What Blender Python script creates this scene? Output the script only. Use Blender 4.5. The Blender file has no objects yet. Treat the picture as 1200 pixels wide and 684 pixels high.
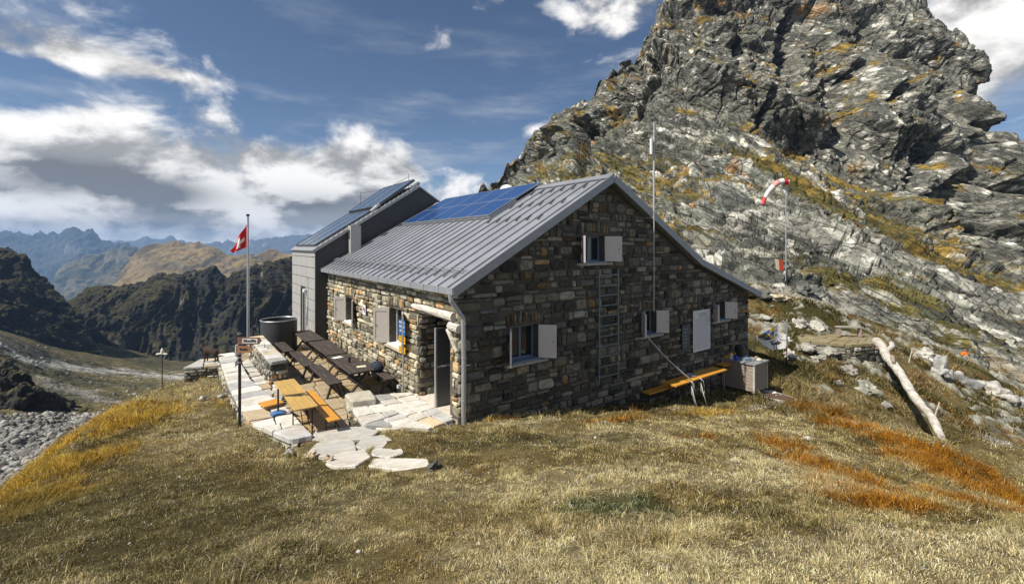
import bpy, math, random
import numpy as np
from mathutils import Vector, Matrix, Quaternion

random.seed(7)
RNG = np.random.default_rng(11)
scene = bpy.context.scene
COL = scene.collection
EYE = 4.1            # height of the photographer's eye above the hut corner (z = 0)
FOC, CX, HY = 525.0, 600.0, 288.0   # survey constants: focal length, centre and horizon row
U = np.array([.8, .6]); V = np.array([-.6, .8]); O = np.array([-1.24, 10.5])   # hut axes and corner
HUT_ROT = math.atan2(.6, .8)


def at(px, py, d):
    """a sighted direction and a distance give a point of the place"""
    return np.array([(px - CX) / FOC * d, d, EYE - (py - HY) / FOC * d])


def w2(u, v):
    return O + u * U + v * V


def uv(x, y):
    X, Y = x - O[0], y - O[1]
    return .8 * X + .6 * Y, -.6 * X + .8 * Y


# ------------------------------------------------------------------ numpy noise
def _mix(h):
    h = h ^ (h >> np.uint32(16)); h = h * np.uint32(0x7feb352d); h = h ^ (h >> np.uint32(15)); h = h * np.uint32(0x846ca68b)
    return h ^ (h >> np.uint32(16))


def _hash(ix, iy, iz, seed):
    f = lambda q: np.asarray(q, dtype=np.int64).astype(np.uint32)
    h = _mix(f(ix) + np.uint32((seed * 40503 + 977) & 0xFFFFFFFF)); h = _mix(h ^ (f(iy) + np.uint32(0x9e3779b9))); h = _mix(h ^ (f(iz) + np.uint32(0x85ebca6b)))
    return h.astype(np.int64)


def _h01(ix, iy, iz, seed):
    return _hash(ix, iy, iz, seed).astype(np.float64) / 4294967296.0


def vnoise(p, seed=0):
    f = np.floor(p); t = p - f; t = t * t * (3 - 2 * t)
    i = f.astype(np.int64)
    r = 0
    for dx in (0, 1):
        wx = t[:, 0] if dx else 1 - t[:, 0]
        for dy in (0, 1):
            wy = t[:, 1] if dy else 1 - t[:, 1]
            for dz in (0, 1):
                wz = t[:, 2] if dz else 1 - t[:, 2]
                r = r + wx * wy * wz * _h01(i[:, 0] + dx, i[:, 1] + dy, i[:, 2] + dz, seed)
    return r * 2 - 1


def fbm(p, octv=4, seed=0, gain=.5):
    a, s, r = 1., 1., 0
    for k in range(octv):
        r = r + a * vnoise(p * s, seed + k * 17)
        a *= gain; s *= 2.03
    return r


def facets(p, seed=0, tilt=.9):
    """random tilted plane per Worley cell: blocky rock. returns height and a random value per cell"""
    b = np.floor(p - .5).astype(np.int64)
    best = np.full(len(p), 1e9); hh = np.zeros(len(p)); rr = np.zeros(len(p))
    for dx in (0, 1):
        for dy in (0, 1):
            for dz in (0, 1):
                ix, iy, iz = b[:, 0] + dx, b[:, 1] + dy, b[:, 2] + dz
                k = _hash(ix, iy, iz, seed)
                q0 = (k & 1023) / 1023.; q1 = ((k >> 10) & 1023) / 1023.; q2 = ((k >> 20) & 1023) / 1023.
                vx = p[:, 0] - (ix + q0); vy = p[:, 1] - (iy + q1); vz = p[:, 2] - (iz + q2)
                d = vx * vx + vy * vy + vz * vz
                k2 = _hash(ix, iy, iz, seed + 5)
                n0 = ((k2 & 255) / 255. - .5) * 2 * tilt; n1 = (((k2 >> 8) & 255) / 255. - .5) * 2 * tilt
                n2 = (((k2 >> 16) & 255) / 255. - .5) * 2 * tilt; r = ((k2 >> 24) & 255) / 255.
                h = n0 * vx + n1 * vy + n2 * vz + (r - .5)
                m = d < best
                best[m] = d[m]; hh[m] = h[m]; rr[m] = r[m]
    return hh, rr


def crags(p, seed=0, tilt=.7, flat=.30, fall=3.2):
    """union of tilted, skewed blocks: a continuous surface with flat faces and sharp creases"""
    b = np.floor(p - .5).astype(np.int64)
    hh = np.full(len(p), -.45); rr = np.zeros(len(p))
    for dx in (0, 1):
        for dy in (0, 1):
            for dz in (0, 1):
                ix, iy, iz = b[:, 0] + dx, b[:, 1] + dy, b[:, 2] + dz
                k = _hash(ix, iy, iz, seed)
                vx = p[:, 0] - (ix + .15 + .7 * (k & 1023) / 1023.); vy = p[:, 1] - (iy + .15 + .7 * ((k >> 10) & 1023) / 1023.); vz = p[:, 2] - (iz + .15 + .7 * ((k >> 20) & 1023) / 1023.)
                k2 = _hash(ix, iy, iz, seed + 5)
                n0 = ((k2 & 63) / 63. - .5) * 2; n1 = (((k2 >> 6) & 63) / 63. - .5) * 2; n2 = (((k2 >> 12) & 63) / 63. - .5) * 2
                s1 = (((k2 >> 18) & 31) / 31. - .5) * 1.3; s2 = (((k2 >> 23) & 31) / 31. - .5) * 1.3; r = ((k2 >> 28) & 15) / 15.
                D = np.maximum(np.maximum(np.abs(vx + s1 * vy), np.abs(vy + s2 * vz)), np.abs(vz - s1 * vx))
                h = tilt * (n0 * vx + n1 * vy + n2 * vz) + (r - .5) * .75 - fall * np.maximum(0, D - flat)
                m = h > hh
                hh[m] = h[m]; rr[m] = r[m]
    return hh, rr


def sstep(a, b, x):
    t = np.clip((x - a) / (b - a), 0, 1)
    return t * t * (3 - 2 * t)


def mixc(c0, c1, t):
    return c0 * (1 - t[:, None]) + np.asarray(c1) * t[:, None]


# ------------------------------------------------------------------ mesh helpers
def link(name, me, material=None, parent=None, smooth=False):
    if material is not None:
        me.materials.append(material)
    if smooth:
        me.polygons.foreach_set('use_smooth', [True] * len(me.polygons))
    o = bpy.data.objects.new(name, me)
    COL.objects.link(o)
    if parent is not None:
        o.parent = parent
    return o


def np_mesh(name, verts, quads, cols=None, material=None, parent=None, smooth=False, tris=None):
    me = bpy.data.meshes.new(name)
    verts = np.asarray(verts, dtype=np.float32)
    nq = 0 if quads is None else len(quads)
    nt = 0 if tris is None else len(tris)
    idx = []
    if nq: idx.append(np.asarray(quads).ravel())
    if nt: idx.append(np.asarray(tris).ravel())
    idx = np.concatenate(idx).astype(np.int32)
    me.vertices.add(len(verts)); me.vertices.foreach_set('co', verts.ravel())
    me.loops.add(len(idx)); me.loops.foreach_set('vertex_index', idx)
    me.polygons.add(nq + nt)
    starts = np.concatenate([np.arange(nq) * 4, nq * 4 + np.arange(nt) * 3]).astype(np.int32)
    me.polygons.foreach_set('loop_start', starts)
    me.update(calc_edges=True)
    me.validate()
    if cols is not None:
        ca = me.color_attributes.new('Col', 'FLOAT_COLOR', 'POINT')
        c4 = np.ones((len(verts), 4), dtype=np.float32); c4[:, :3] = cols
        ca.data.foreach_set('color', c4.ravel())
    return link(name, me, material, parent, smooth)


def grid_quads(nr, nc):
    i = np.arange(nr - 1)[:, None] * nc + np.arange(nc - 1)[None, :]
    return np.stack([i, i + 1, i + nc + 1, i + nc], -1).reshape(-1, 4)


class MB:
    """collects simple solids and links them as one mesh object"""
    def __init__(s):
        s.v = []; s.f = []; s.c = []; s.cur = (1, 1, 1)

    def col(s, c):
        s.cur = tuple(c); return s

    def add(s, vs, fs):
        n = len(s.v)
        s.v += [tuple(map(float, a)) for a in vs]
        s.f += [tuple(i + n for i in f) for f in fs]
        s.c += [s.cur] * len(fs)
        return s

    def box(s, c, size, rz=0., M=None):
        hx, hy, hz = size[0] / 2, size[1] / 2, size[2] / 2
        vs = [Vector((x, y, z)) for z in (-hz, hz) for x, y in ((-hx, -hy), (hx, -hy), (hx, hy), (-hx, hy))]
        R = M if M is not None else Matrix.Rotation(rz, 3, 'Z')
        vs = [R @ a + Vector(c) for a in vs]
        return s.add(vs, [(3, 2, 1, 0), (4, 5, 6, 7), (0, 1, 5, 4), (1, 2, 6, 5), (2, 3, 7, 6), (3, 0, 4, 7)])

    def span(s, a, b):
        a = np.array(a, float); b = np.array(b, float)
        return s.box((a + b) / 2, np.abs(b - a))

    def bar(s, p0, p1, w, h, up=(0, 0, 1)):
        p0 = Vector(p0); p1 = Vector(p1); d = (p1 - p0); L = d.length; d.normalize()
        up = Vector(up); x = d.cross(up)
        if x.length < 1e-4: x = d.cross(Vector((1, 0, 0)))
        x.normalize(); z = x.cross(d)
        M = Matrix((x, d, z)).transposed()
        return s.box((p0 + p1) / 2, (w, L, h), M=M)

    def tube(s, pts, r, n=8, cap=True):
        pts = [Vector(p) for p in pts]
        rs = r if isinstance(r, (list, tuple)) else [r] * len(pts)
        base = len(s.v); vs = []; fs = []
        ref = Vector((0, 0, 1)) if abs((pts[1] - pts[0]).normalized().z) < .9 else Vector((1, 0, 0))
        for i, p in enumerate(pts):
            d = (pts[min(i + 1, len(pts) - 1)] - pts[max(i - 1, 0)]).normalized()
            x = d.cross(ref).normalized(); y = x.cross(d)
            for k in range(n):
                a = 2 * math.pi * k / n
                vs.append(p + (x * math.cos(a) + y * math.sin(a)) * rs[i])
        for i in range(len(pts) - 1):
            for k in range(n):
                fs.append((i * n + k, i * n + (k + 1) % n, (i + 1) * n + (k + 1) % n, (i + 1) * n + k))
        if cap:
            fs.append(tuple(range(n - 1, -1, -1))); fs.append(tuple((len(pts) - 1) * n + k for k in range(n)))
        return s.add(vs, fs)

    def lathe(s, prof, n=24, c=(0, 0, 0)):
        vs = []; fs = []
        for r, z in prof:
            for k in range(n):
                a = 2 * math.pi * k / n
                vs.append((c[0] + r * math.cos(a), c[1] + r * math.sin(a), c[2] + z))
        for i in range(len(prof) - 1):
            for k in range(n):
                fs.append((i * n + k, i * n + (k + 1) % n, (i + 1) * n + (k + 1) % n, (i + 1) * n + k))
        fs.append(tuple(range(n - 1, -1, -1))); fs.append(tuple((len(prof) - 1) * n + k for k in range(n)))
        return s.add(vs, fs)

    def prism(s, poly, z0, z1, bev=0., jit=0.):
        """polygon (ccw, xy) extruded; top ring drawn in by bev; each slab slightly uneven"""
        n = len(poly); cx = sum(p[0] for p in poly) / n; cy = sum(p[1] for p in poly) / n
        sx, sy = random.uniform(-jit, jit), random.uniform(-jit, jit)
        vs = [(p[0], p[1], z0) for p in poly]
        rings = 1
        if bev:
            vs += [(p[0], p[1], z1 - bev + (p[0] - cx) * sx + (p[1] - cy) * sy) for p in poly]; rings = 2
        for p in poly:
            dx, dy = cx - p[0], cy - p[1]; L = math.hypot(dx, dy) + 1e-6; k = min(bev * 1.3 / L, .4)
            vs.append((p[0] + dx * k, p[1] + dy * k, z1 + (p[0] - cx) * sx + (p[1] - cy) * sy))
        fs = [tuple(range(n - 1, -1, -1)), tuple(rings * n + i for i in range(n))]
        for r in range(rings):
            for i in range(n):
                fs.append((r * n + i, r * n + (i + 1) % n, (r + 1) * n + (i + 1) % n, (r + 1) * n + i))
        return s.add(vs, fs)

    def stone(s, T, s0, s1, z0, z1, p, col):
        """one rubble stone on a wall face: T(s, out, z) gives the local point"""
        s.cur = tuple(col)
        cs, cz = (s0 + s1) / 2, (z0 + z1) / 2; w, h = (s1 - s0) / 2, (z1 - z0) / 2
        n = 12; out = []
        for k in range(n):
            a = 2 * math.pi * (k + .5) / n
            ca, sa = math.cos(a), math.sin(a); e = 2 / random.uniform(2.6, 7)
            x = math.copysign(abs(ca) ** e, ca) * random.uniform(.88, 1.03)
            y = math.copysign(abs(sa) ** e, sa) * random.uniform(.84, 1.03)
            out.append((x * w, y * h))
        ta, tb = random.uniform(-.10, .10), random.uniform(-.10, .10)
        vs = []
        for k, (x, y) in enumerate(out): vs.append(T(cs + x, -.03, cz + y))
        g = min(w, h)
        for k, (x, y) in enumerate(out):
            f = 1 - .12 * g / max(abs(x), abs(y), .01)
            vs.append(T(cs + x * f, p * .72 + ta * x + tb * y, cz + y * f))
        for k, (x, y) in enumerate(out):
            vs.append(T(cs + x * .66, p * random.uniform(.85, 1.2) + ta * x + tb * y, cz + y * .62))
        vs.append(T(cs, p * random.uniform(.9, 1.25), cz))
        fs = []
        for r in range(2):
            for k in range(n):
                fs.append((r * n + k, r * n + (k + 1) % n, (r + 1) * n + (k + 1) % n, (r + 1) * n + k))
        for k in range(n):
            fs.append((2 * n + k, 2 * n + (k + 1) % n, 3 * n))
        return s.add(vs, fs)

    def build(s, name, material=None, parent=None, smooth=False, bevel=0., loc=None, rz=0.):
        me = bpy.data.meshes.new(name)
        me.from_pydata(s.v, [], s.f)
        ca = me.color_attributes.new('Col', 'FLOAT_COLOR', 'CORNER')
        arr = []
        for f, c in zip(me.polygons, s.c):
            arr += [c[0], c[1], c[2], 1.] * f.loop_total
        ca.data.foreach_set('color', arr)
        o = link(name, me, material, parent, smooth)
        if bevel:
            m = o.modifiers.new('bevel', 'BEVEL'); m.width = bevel; m.segments = 2; m.limit_method = 'ANGLE'
        if loc is not None:
            o.location = loc
        o.rotation_euler = (0, 0, rz)
        return o


def tag(o, label=None, cat=None, group=None, kind=None):
    if label: o['label'] = label
    if cat: o['category'] = cat
    if group: o['group'] = group
    if kind: o['kind'] = kind
    return o


def thing(name, label, cat, loc=(0, 0, 0), rz=0., group=None):
    o = bpy.data.objects.new(name, None)
    o.empty_display_size = .2
    COL.objects.link(o)
    o.location = loc; o.rotation_euler = (0, 0, rz)
    return tag(o, label, cat, group)


def copy_tree(o, parent=None):
    c = o.copy(); COL.objects.link(c)
    if parent is not None: c.parent = parent
    for ch in list(o.children): copy_tree(ch, c)
    return c


# ------------------------------------------------------------------ materials
MATS = {}


def mat(name, base=(.5, .5, .5), rough=.8, metal=0., attr=False, var=.25, scale=6., detail=6., bump=.0, bscale=30., stretch=None, spec=.5, tint=None):
    m = bpy.data.materials.new(name); m.use_nodes = True
    nt = m.node_tree; N = nt.nodes; L = nt.links
    b = N['Principled BSDF']
    b.inputs['Roughness'].default_value = rough; b.inputs['Metallic'].default_value = metal
    b.inputs['Specular IOR Level'].default_value = spec
    tc = N.new('ShaderNodeTexCoord'); vec = tc.outputs['Object']
    if stretch:
        mp = N.new('ShaderNodeMapping'); mp.inputs['Scale'].default_value = stretch
        L.new(vec, mp.inputs['Vector']); vec = mp.outputs['Vector']
    no = N.new('ShaderNodeTexNoise'); no.inputs['Scale'].default_value = scale; no.inputs['Detail'].default_value = detail
    no.inputs['Roughness'].default_value = .65
    L.new(vec, no.inputs['Vector'])
    mr = N.new('ShaderNodeMapRange'); mr.inputs['From Min'].default_value = .3; mr.inputs['From Max'].default_value = .7
    mr.inputs['To Min'].default_value = 1 - var; mr.inputs['To Max'].default_value = 1 + var
    L.new(no.outputs['Fac'], mr.inputs['Value'])
    mx = N.new('ShaderNodeVectorMath'); mx.operation = 'SCALE'
    if attr:
        a = N.new('ShaderNodeAttribute'); a.attribute_name = 'Col'; L.new(a.outputs['Color'], mx.inputs[0])
    else:
        mx.inputs[0].default_value = base
    L.new(mr.outputs['Result'], mx.inputs['Scale'])
    outc = mx.outputs['Vector']
    if tint:
        n2 = N.new('ShaderNodeTexNoise'); n2.inputs['Scale'].default_value = scale * .37; n2.inputs['Detail'].default_value = 4
        L.new(vec, n2.inputs['Vector'])
        r2 = N.new('ShaderNodeMapRange'); r2.inputs['From Min'].default_value = .5; r2.inputs['From Max'].default_value = .68
        r2.inputs['To Max'].default_value = tint[3]
        L.new(n2.outputs['Fac'], r2.inputs['Value'])
        mm = N.new('ShaderNodeMix'); mm.data_type = 'RGBA'
        L.new(r2.outputs['Result'], mm.inputs['Factor']); L.new(outc, mm.inputs[6])
        mm.inputs[7].default_value = (*tint[:3], 1); outc = mm.outputs[2]
    L.new(outc, b.inputs['Base Color'])
    if bump:
        n3 = N.new('ShaderNodeTexNoise'); n3.inputs['Scale'].default_value = bscale; n3.inputs['Detail'].default_value = 5
        n3.inputs['Roughness'].default_value = .7
        L.new(vec, n3.inputs['Vector'])
        bp = N.new('ShaderNodeBump'); bp.inputs['Strength'].default_value = 1.; bp.inputs['Distance'].default_value = bump
        L.new(n3.outputs['Fac'], bp.inputs['Height']); L.new(bp.outputs['Normal'], b.inputs['Normal'])
    MATS[name] = m
    return m


M_STONE = mat('rubble_stone', attr=True, var=.45, scale=9, bump=.02, bscale=22, rough=.85, spec=.3)
M_MORTAR = mat('mortar', (.10, .09, .075), var=.4, scale=12, bump=.015, bscale=40, rough=.95)
M_SLAB = mat('flagstone', attr=True, var=.22, scale=5, bump=.012, bscale=25, rough=.8, tint=(.36, .27, .17, .35))
M_ROOF = mat('zinc_roofing', (.30, .315, .345), rough=.48, metal=.35, var=.16, scale=1.1, bump=.008, bscale=2.2, tint=(.22, .225, .235, .5))
M_TRIM = mat('zinc_trim', (.30, .31, .33), rough=.5, metal=.3, var=.1, scale=3)
M_DARKTRIM = mat('dark_metal', (.09, .093, .10), rough=.5, metal=.3, var=.15, scale=4)
M_CLAD = mat('grey_cladding', (.40, .39, .375), rough=.55, metal=.15, var=.08, scale=1.5)
M_CLADD = mat('shaded_wall_tank_metal', (.045, .047, .052), rough=.5, metal=.1, var=.15, scale=1.5)  # annex side wall's shade painted in as near-black; also the dark tank
M_WHITE = mat('white_paint', (.72, .71, .68), rough=.6, var=.08, scale=8)
M_SHUT = mat('grey_white_shutter', (.62, .57, .54), rough=.65, var=.12, scale=6, stretch=(8, 8, 1))
M_SHUTT = mat('taupe_shutter', (.40, .365, .33), rough=.65, var=.12, scale=6, stretch=(8, 8, 1))
M_BLUEF = mat('blue_grey_frame', (.16, .22, .30), rough=.6, var=.1)
M_DARKW = mat('dark_timber', (.045, .035, .028), rough=.75, var=.5, scale=5, stretch=(9, .7, 9), bump=.004, bscale=30, tint=(.11, .09, .075, .6))
M_OLDW = mat('weathered_timber', (.30, .25, .20), rough=.85, var=.4, scale=5, stretch=(6, 1, 6), bump=.004, bscale=25)
M_YELW = mat('yellow_pine', (.50, .32, .09), rough=.55, var=.25, scale=5, stretch=(10, .6, 10), tint=(.38, .27, .12, .5))
M_ORW = mat('orange_pine', (.58, .27, .035), rough=.5, var=.18, scale=5, stretch=(10, .6, 10))
M_LOG = mat('bleached_log', (.64, .60, .53), rough=.9, var=.45, scale=3.5, stretch=(3, .9, 3), bump=.05, bscale=7, tint=(.36, .29, .20, .6))
M_STEEL = mat('galvanised_steel', (.45, .46, .48), rough=.4, metal=.6, var=.15, scale=20)
M_IRON = mat('dark_iron', (.03, .03, .032), rough=.55, metal=.4, var=.3, scale=15)
M_ROCK = mat('rock', attr=True, var=.55, scale=1.1, detail=12, bump=.35, bscale=1.6, rough=.9, spec=.25)


def fracture(m, s1, s2, depth, tint, axis=None, k=.6):
    """joints and block-to-block tint added to a rock material"""
    nt = m.node_tree; N = nt.nodes; L = nt.links; b = N['Principled BSDF']
    tc = N.new('ShaderNodeTexCoord'); no = N.new('ShaderNodeTexNoise'); no.inputs['Scale'].default_value = s1 * .8; no.inputs['Detail'].default_value = 4
    ad = N.new('ShaderNodeVectorMath'); ad.operation = 'MULTIPLY_ADD'; ad.inputs[1].default_value = (.9 / s1, .9 / s1, .9 / s1)
    src = tc.outputs['Object']
    if axis is not None:                                  # blocks drawn out along the strata
        dt = N.new('ShaderNodeVectorMath'); dt.operation = 'DOT_PRODUCT'; dt.inputs[1].default_value = axis; L.new(src, dt.inputs[0])
        ml = N.new('ShaderNodeMath'); ml.operation = 'MULTIPLY'; ml.inputs[1].default_value = -k; L.new(dt.outputs['Value'], ml.inputs[0])
        vs_ = N.new('ShaderNodeVectorMath'); vs_.operation = 'SCALE'; vs_.inputs[0].default_value = axis; L.new(ml.outputs[0], vs_.inputs['Scale'])
        va = N.new('ShaderNodeVectorMath'); L.new(src, va.inputs[0]); L.new(vs_.outputs[0], va.inputs[1]); src = va.outputs[0]
    L.new(src, no.inputs['Vector']); L.new(no.outputs['Color'], ad.inputs[0]); L.new(src, ad.inputs[2])
    hs = []; cell = None
    for sc_ in (s1, s2):
        v = N.new('ShaderNodeTexVoronoi'); v.feature = 'DISTANCE_TO_EDGE'; v.inputs['Scale'].default_value = sc_; L.new(ad.outputs[0], v.inputs['Vector'])
        r = N.new('ShaderNodeMapRange'); r.inputs['From Max'].default_value = .09; L.new(v.outputs['Distance'], r.inputs['Value']); hs.append(r.outputs['Result'])
        c = N.new('ShaderNodeTexVoronoi'); c.inputs['Scale'].default_value = sc_; L.new(ad.outputs[0], c.inputs['Vector'])
        x = N.new('ShaderNodeSeparateColor'); L.new(c.outputs['Color'], x.inputs[0])
        q = N.new('ShaderNodeMath'); q.operation = 'MULTIPLY_ADD'; q.inputs[1].default_value = tint; q.inputs[2].default_value = 1 - tint / 2; L.new(x.outputs[0], q.inputs[0])
        if cell is None: cell = q.outputs[0]
        else:
            mu = N.new('ShaderNodeMath'); mu.operation = 'MULTIPLY'; L.new(cell, mu.inputs[0]); L.new(q.outputs[0], mu.inputs[1]); cell = mu.outputs[0]
    base = b.inputs['Base Color'].links[0].from_socket
    sc2 = N.new('ShaderNodeVectorMath'); sc2.operation = 'SCALE'; L.new(base, sc2.inputs[0]); L.new(cell, sc2.inputs['Scale']); L.new(sc2.outputs[0], b.inputs['Base Color'])
    a = N.new('ShaderNodeMath'); a.operation = 'MULTIPLY_ADD'; a.inputs[1].default_value = .5; L.new(hs[1], a.inputs[0]); L.new(hs[0], a.inputs[2])
    bp = N.new('ShaderNodeBump'); bp.inputs['Strength'].default_value = 1.; bp.inputs['Distance'].default_value = depth; L.new(a.outputs[0], bp.inputs['Height'])
    old = b.inputs['Normal'].links[0].from_socket; L.new(old, bp.inputs['Normal']); L.new(bp.outputs['Normal'], b.inputs['Normal'])


fracture(M_ROCK, .36, 1.1, .30, .62, (.577, -.6, -.554), .68)
M_BOULDER = mat('boulder_rock', attr=True, var=.4, scale=4, bump=.05, bscale=6, rough=.9, spec=.25)
M_FARROCK = mat('far_rock', attr=True, var=.4, scale=.06, detail=12, bump=2., bscale=.08, rough=.95, spec=.1)
M_SOIL = mat('meadow_soil', attr=True, var=.5, scale=5, bump=.03, bscale=22, rough=.95, spec=.1)
M_VALLEY = mat('valley_ground', attr=True, var=.5, scale=.35, detail=12, bump=.4, bscale=.9, rough=.95, spec=.1)
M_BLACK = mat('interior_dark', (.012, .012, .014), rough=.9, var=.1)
M_CLOTH = mat('flag_cloth', attr=True, rough=.8, var=.06, scale=8)
M_GOAT = mat('goat_coat', (.045, .022, .016), rough=.85, var=.35, scale=30, bump=.004, bscale=90)
M_PRINT = mat('printed_colour', attr=True, rough=.5, var=.04)


def mat_grass():
    m = bpy.data.materials.new('grass_blades'); m.use_nodes = True
    nt = m.node_tree; N = nt.nodes; L = nt.links
    N.remove(N['Principled BSDF']); out = N['Material Output']
    a = N.new('ShaderNodeAttribute'); a.attribute_name = 'Col'
    d = N.new('ShaderNodeBsdfDiffuse'); t = N.new('ShaderNodeBsdfTranslucent')
    L.new(a.outputs['Color'], d.inputs['Color']); L.new(a.outputs['Color'], t.inputs['Color'])
    mx = N.new('ShaderNodeMixShader'); mx.inputs[0].default_value = .3
    L.new(d.outputs[0], mx.inputs[1]); L.new(t.outputs[0], mx.inputs[2]); L.new(mx.outputs[0], out.inputs['Surface'])
    return m


def mat_glass():
    m = bpy.data.materials.new('window_glass'); m.use_nodes = True
    b = m.node_tree.nodes['Principled BSDF']
    b.inputs['Base Color'].default_value = (.02, .025, .03, 1); b.inputs['Roughness'].default_value = .06
    b.inputs['Specular IOR Level'].default_value = .8
    return m


def mat_solar(name, base, line, rough=.18):
    """cells as a fine grid of pale conductor lines on blue glass"""
    m = bpy.data.materials.new(name); m.use_nodes = True
    nt = m.node_tree; N = nt.nodes; L = nt.links; b = N['Principled BSDF']
    tc = N.new('ShaderNodeTexCoord')
    br = N.new('ShaderNodeTexBrick'); br.offset = 0.
    br.inputs['Color1'].default_value = (*base, 1); br.inputs['Color2'].default_value = (base[0] * .8, base[1] * .85, base[2] * .85, 1)
    br.inputs['Mortar'].default_value = (*line, 1); br.inputs['Scale'].default_value = 1.
    br.inputs['Mortar Size'].default_value = .006; br.inputs['Brick Width'].default_value = .17; br.inputs['Row Height'].default_value = .17
    L.new(tc.outputs['Object'], br.inputs['Vector']); L.new(br.outputs['Color'], b.inputs['Base Color'])
    b.inputs['Roughness'].default_value = rough; b.inputs['Specular IOR Level'].default_value = .5
    return m


M_GRASS = mat_grass(); M_GLASS = mat_glass()
M_SOLAR = mat_solar('blue_solar_cells', (.014, .055, .19), (.07, .13, .27))
M_SOLARD = mat_solar('collector_glass', (.085, .11, .155), (.10, .13, .18))  # sky reflection mixed into the grey-blue base colour

# ------------------------------------------------------------------ camera, light, sky, render settings
cam = bpy.data.cameras.new('camera'); camo = bpy.data.objects.new('camera', cam); COL.objects.link(camo)
camo.location = (0, 0, EYE); camo.rotation_euler = (math.radians(90), 0, 0)
cam.sensor_width = 36; cam.lens = FOC / 1200 * 36; cam.shift_y = -(342 - HY) / 1200; cam.clip_start = .1; cam.clip_end = 30000
scene.camera = camo

SUN_EL = math.radians(50)
sh = np.array([-.8, -.6]) * math.cos(math.radians(6.5)) + V * math.sin(math.radians(6.5))
S = np.array([sh[0] * math.cos(SUN_EL), sh[1] * math.cos(SUN_EL), math.sin(SUN_EL)])
sl = bpy.data.lights.new('sun', 'SUN'); sl.energy = 5.; sl.angle = math.radians(.53); sl.color = (1., .93, .82)
so = bpy.data.objects.new('sun', sl); COL.objects.link(so)
so.rotation_euler = Vector((-S[0], -S[1], -S[2])).to_track_quat('-Z', 'Y').to_euler()
so.location = (-60, -45, 120)

wd = bpy.data.worlds.new('World'); scene.world = wd; wd.use_nodes = True
nt = wd.node_tree; N = nt.nodes; L = nt.links
bg = N['Background']; bg.inputs['Strength'].default_value = .07


def nd(t, **k):
    n = N.new(t)
    for a, b in k.items(): setattr(n, a, b)
    return n


def mth(op, a, b=None, c=None, clamp=False):
    n = N.new('ShaderNodeMath'); n.operation = op; n.use_clamp = clamp
    for i, q in enumerate((a, b, c)):
        if q is None: continue
        if isinstance(q, (int, float)): n.inputs[i].default_value = q
        else: L.new(q, n.inputs[i])
    return n.outputs[0]


def smooth(x, a, b, lo=0., hi=1.):
    n = N.new('ShaderNodeMapRange'); n.interpolation_type = 'SMOOTHSTEP'
    L.new(x, n.inputs['Value'])
    n.inputs['From Min'].default_value = a; n.inputs['From Max'].default_value = b
    n.inputs['To Min'].default_value = lo; n.inputs['To Max'].default_value = hi
    return n.outputs['Result']


sky = nd('ShaderNodeTexSky', sky_type='NISHITA'); sky.sun_disc = False
sky.sun_elevation = SUN_EL; sky.sun_rotation = math.atan2(S[0], S[1]); sky.altitude = 2500; sky.air_density = 1.; sky.dust_density = .3; sky.ozone_density = 2.
tc = nd('ShaderNodeTexCoord')
sep = nd('ShaderNodeSeparateXYZ'); L.new(tc.outputs['Generated'], sep.inputs[0])
X, Y, Z = sep.outputs
hl = mth('SQRT', mth('ADD', mth('MULTIPLY', X, X), mth('MULTIPLY', Y, Y)))
el = mth('DIVIDE', Z, mth('MAXIMUM', hl, .02))
az = mth('ARCTAN2', X, Y)


def noise3(scale, zs, off, detail=9, rough=.58, shift=0., dist=0.):
    cv = nd('ShaderNodeCombineXYZ'); L.new(mth('MULTIPLY', X, 1.), cv.inputs[0]); L.new(Y, cv.inputs[1])
    L.new(mth('ADD', mth('MULTIPLY', Z, zs), shift), cv.inputs[2])
    mp = nd('ShaderNodeMapping'); L.new(cv.outputs[0], mp.inputs[0]); mp.inputs['Location'].default_value = off
    n = nd('ShaderNodeTexNoise'); n.inputs['Scale'].default_value = scale; n.inputs['Detail'].default_value = detail
    n.inputs['Roughness'].default_value = rough; n.inputs['Distortion'].default_value = dist
    L.new(mp.outputs[0], n.inputs['Vector']); return n.outputs['Fac']


def bank(px, py, sx, sy, amp, flat=1.):
    """a cloud bank centred on a compass bearing and an elevation; flat > 1 gives a flatter base"""
    a0 = math.atan((px - CX) / FOC); k = math.cos(a0); e0 = (HY - py) / FOC * k
    da = mth('DIVIDE', mth('SUBTRACT', az, a0), sx / FOC * k * k); de = mth('SUBTRACT', el, e0)
    de = mth('DIVIDE', de, sy / FOC * k)
    if flat != 1.:
        de = mth('MULTIPLY', de, mth('ADD', 1., mth('MULTIPLY', mth('LESS_THAN', de, 0.), flat - 1)))
    r2 = mth('ADD', mth('MULTIPLY', da, da), mth('MULTIPLY', de, de))
    return mth('MULTIPLY', mth('EXPONENT', mth('MULTIPLY', r2, -1.)), amp)


n1 = noise3(5.5, 1.7, (3.1, .4, .7), dist=.25); n1b = noise3(5.5, 1.7, (3.1, .4, .7), shift=.085, dist=.25, detail=6)
n2 = noise3(3.2, 4.5, (7.3, 2.2, 1.1), detail=7, rough=.6)
BANKS = [(70, 66, 135, 32, .62, 2.5), (190, 86, 80, 9, .30, 1.5), (30, 190, 190, 58, .72, 1.), (230, 222, 190, 50, .58, 1.), (60, 255, 300, 40, .5, 1.), (312, 182, 48, 22, .34, 1.6),
         (440, 200, 46, 24, .46, 1.8), (625, 152, 34, 18, .30, 1.), (520, 42, 34, 22, .06, 1.), (395, 50, 26, 16, .04, 1.),
         (725, 8, 70, 38, .6, 1.), (430, 86, 55, 40, -.42, 1.), (590, 118, 70, 46, -.42, 1.), (518, 48, 30, 20, .12, 1.), (1165, 20, 130, 105, .95, 1.), (350, 262, 420, 30, .46, 1.), (480, 232, 170, 52, .58, 1.), (350, 190, 120, 30, .3, 1.)]
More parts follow.
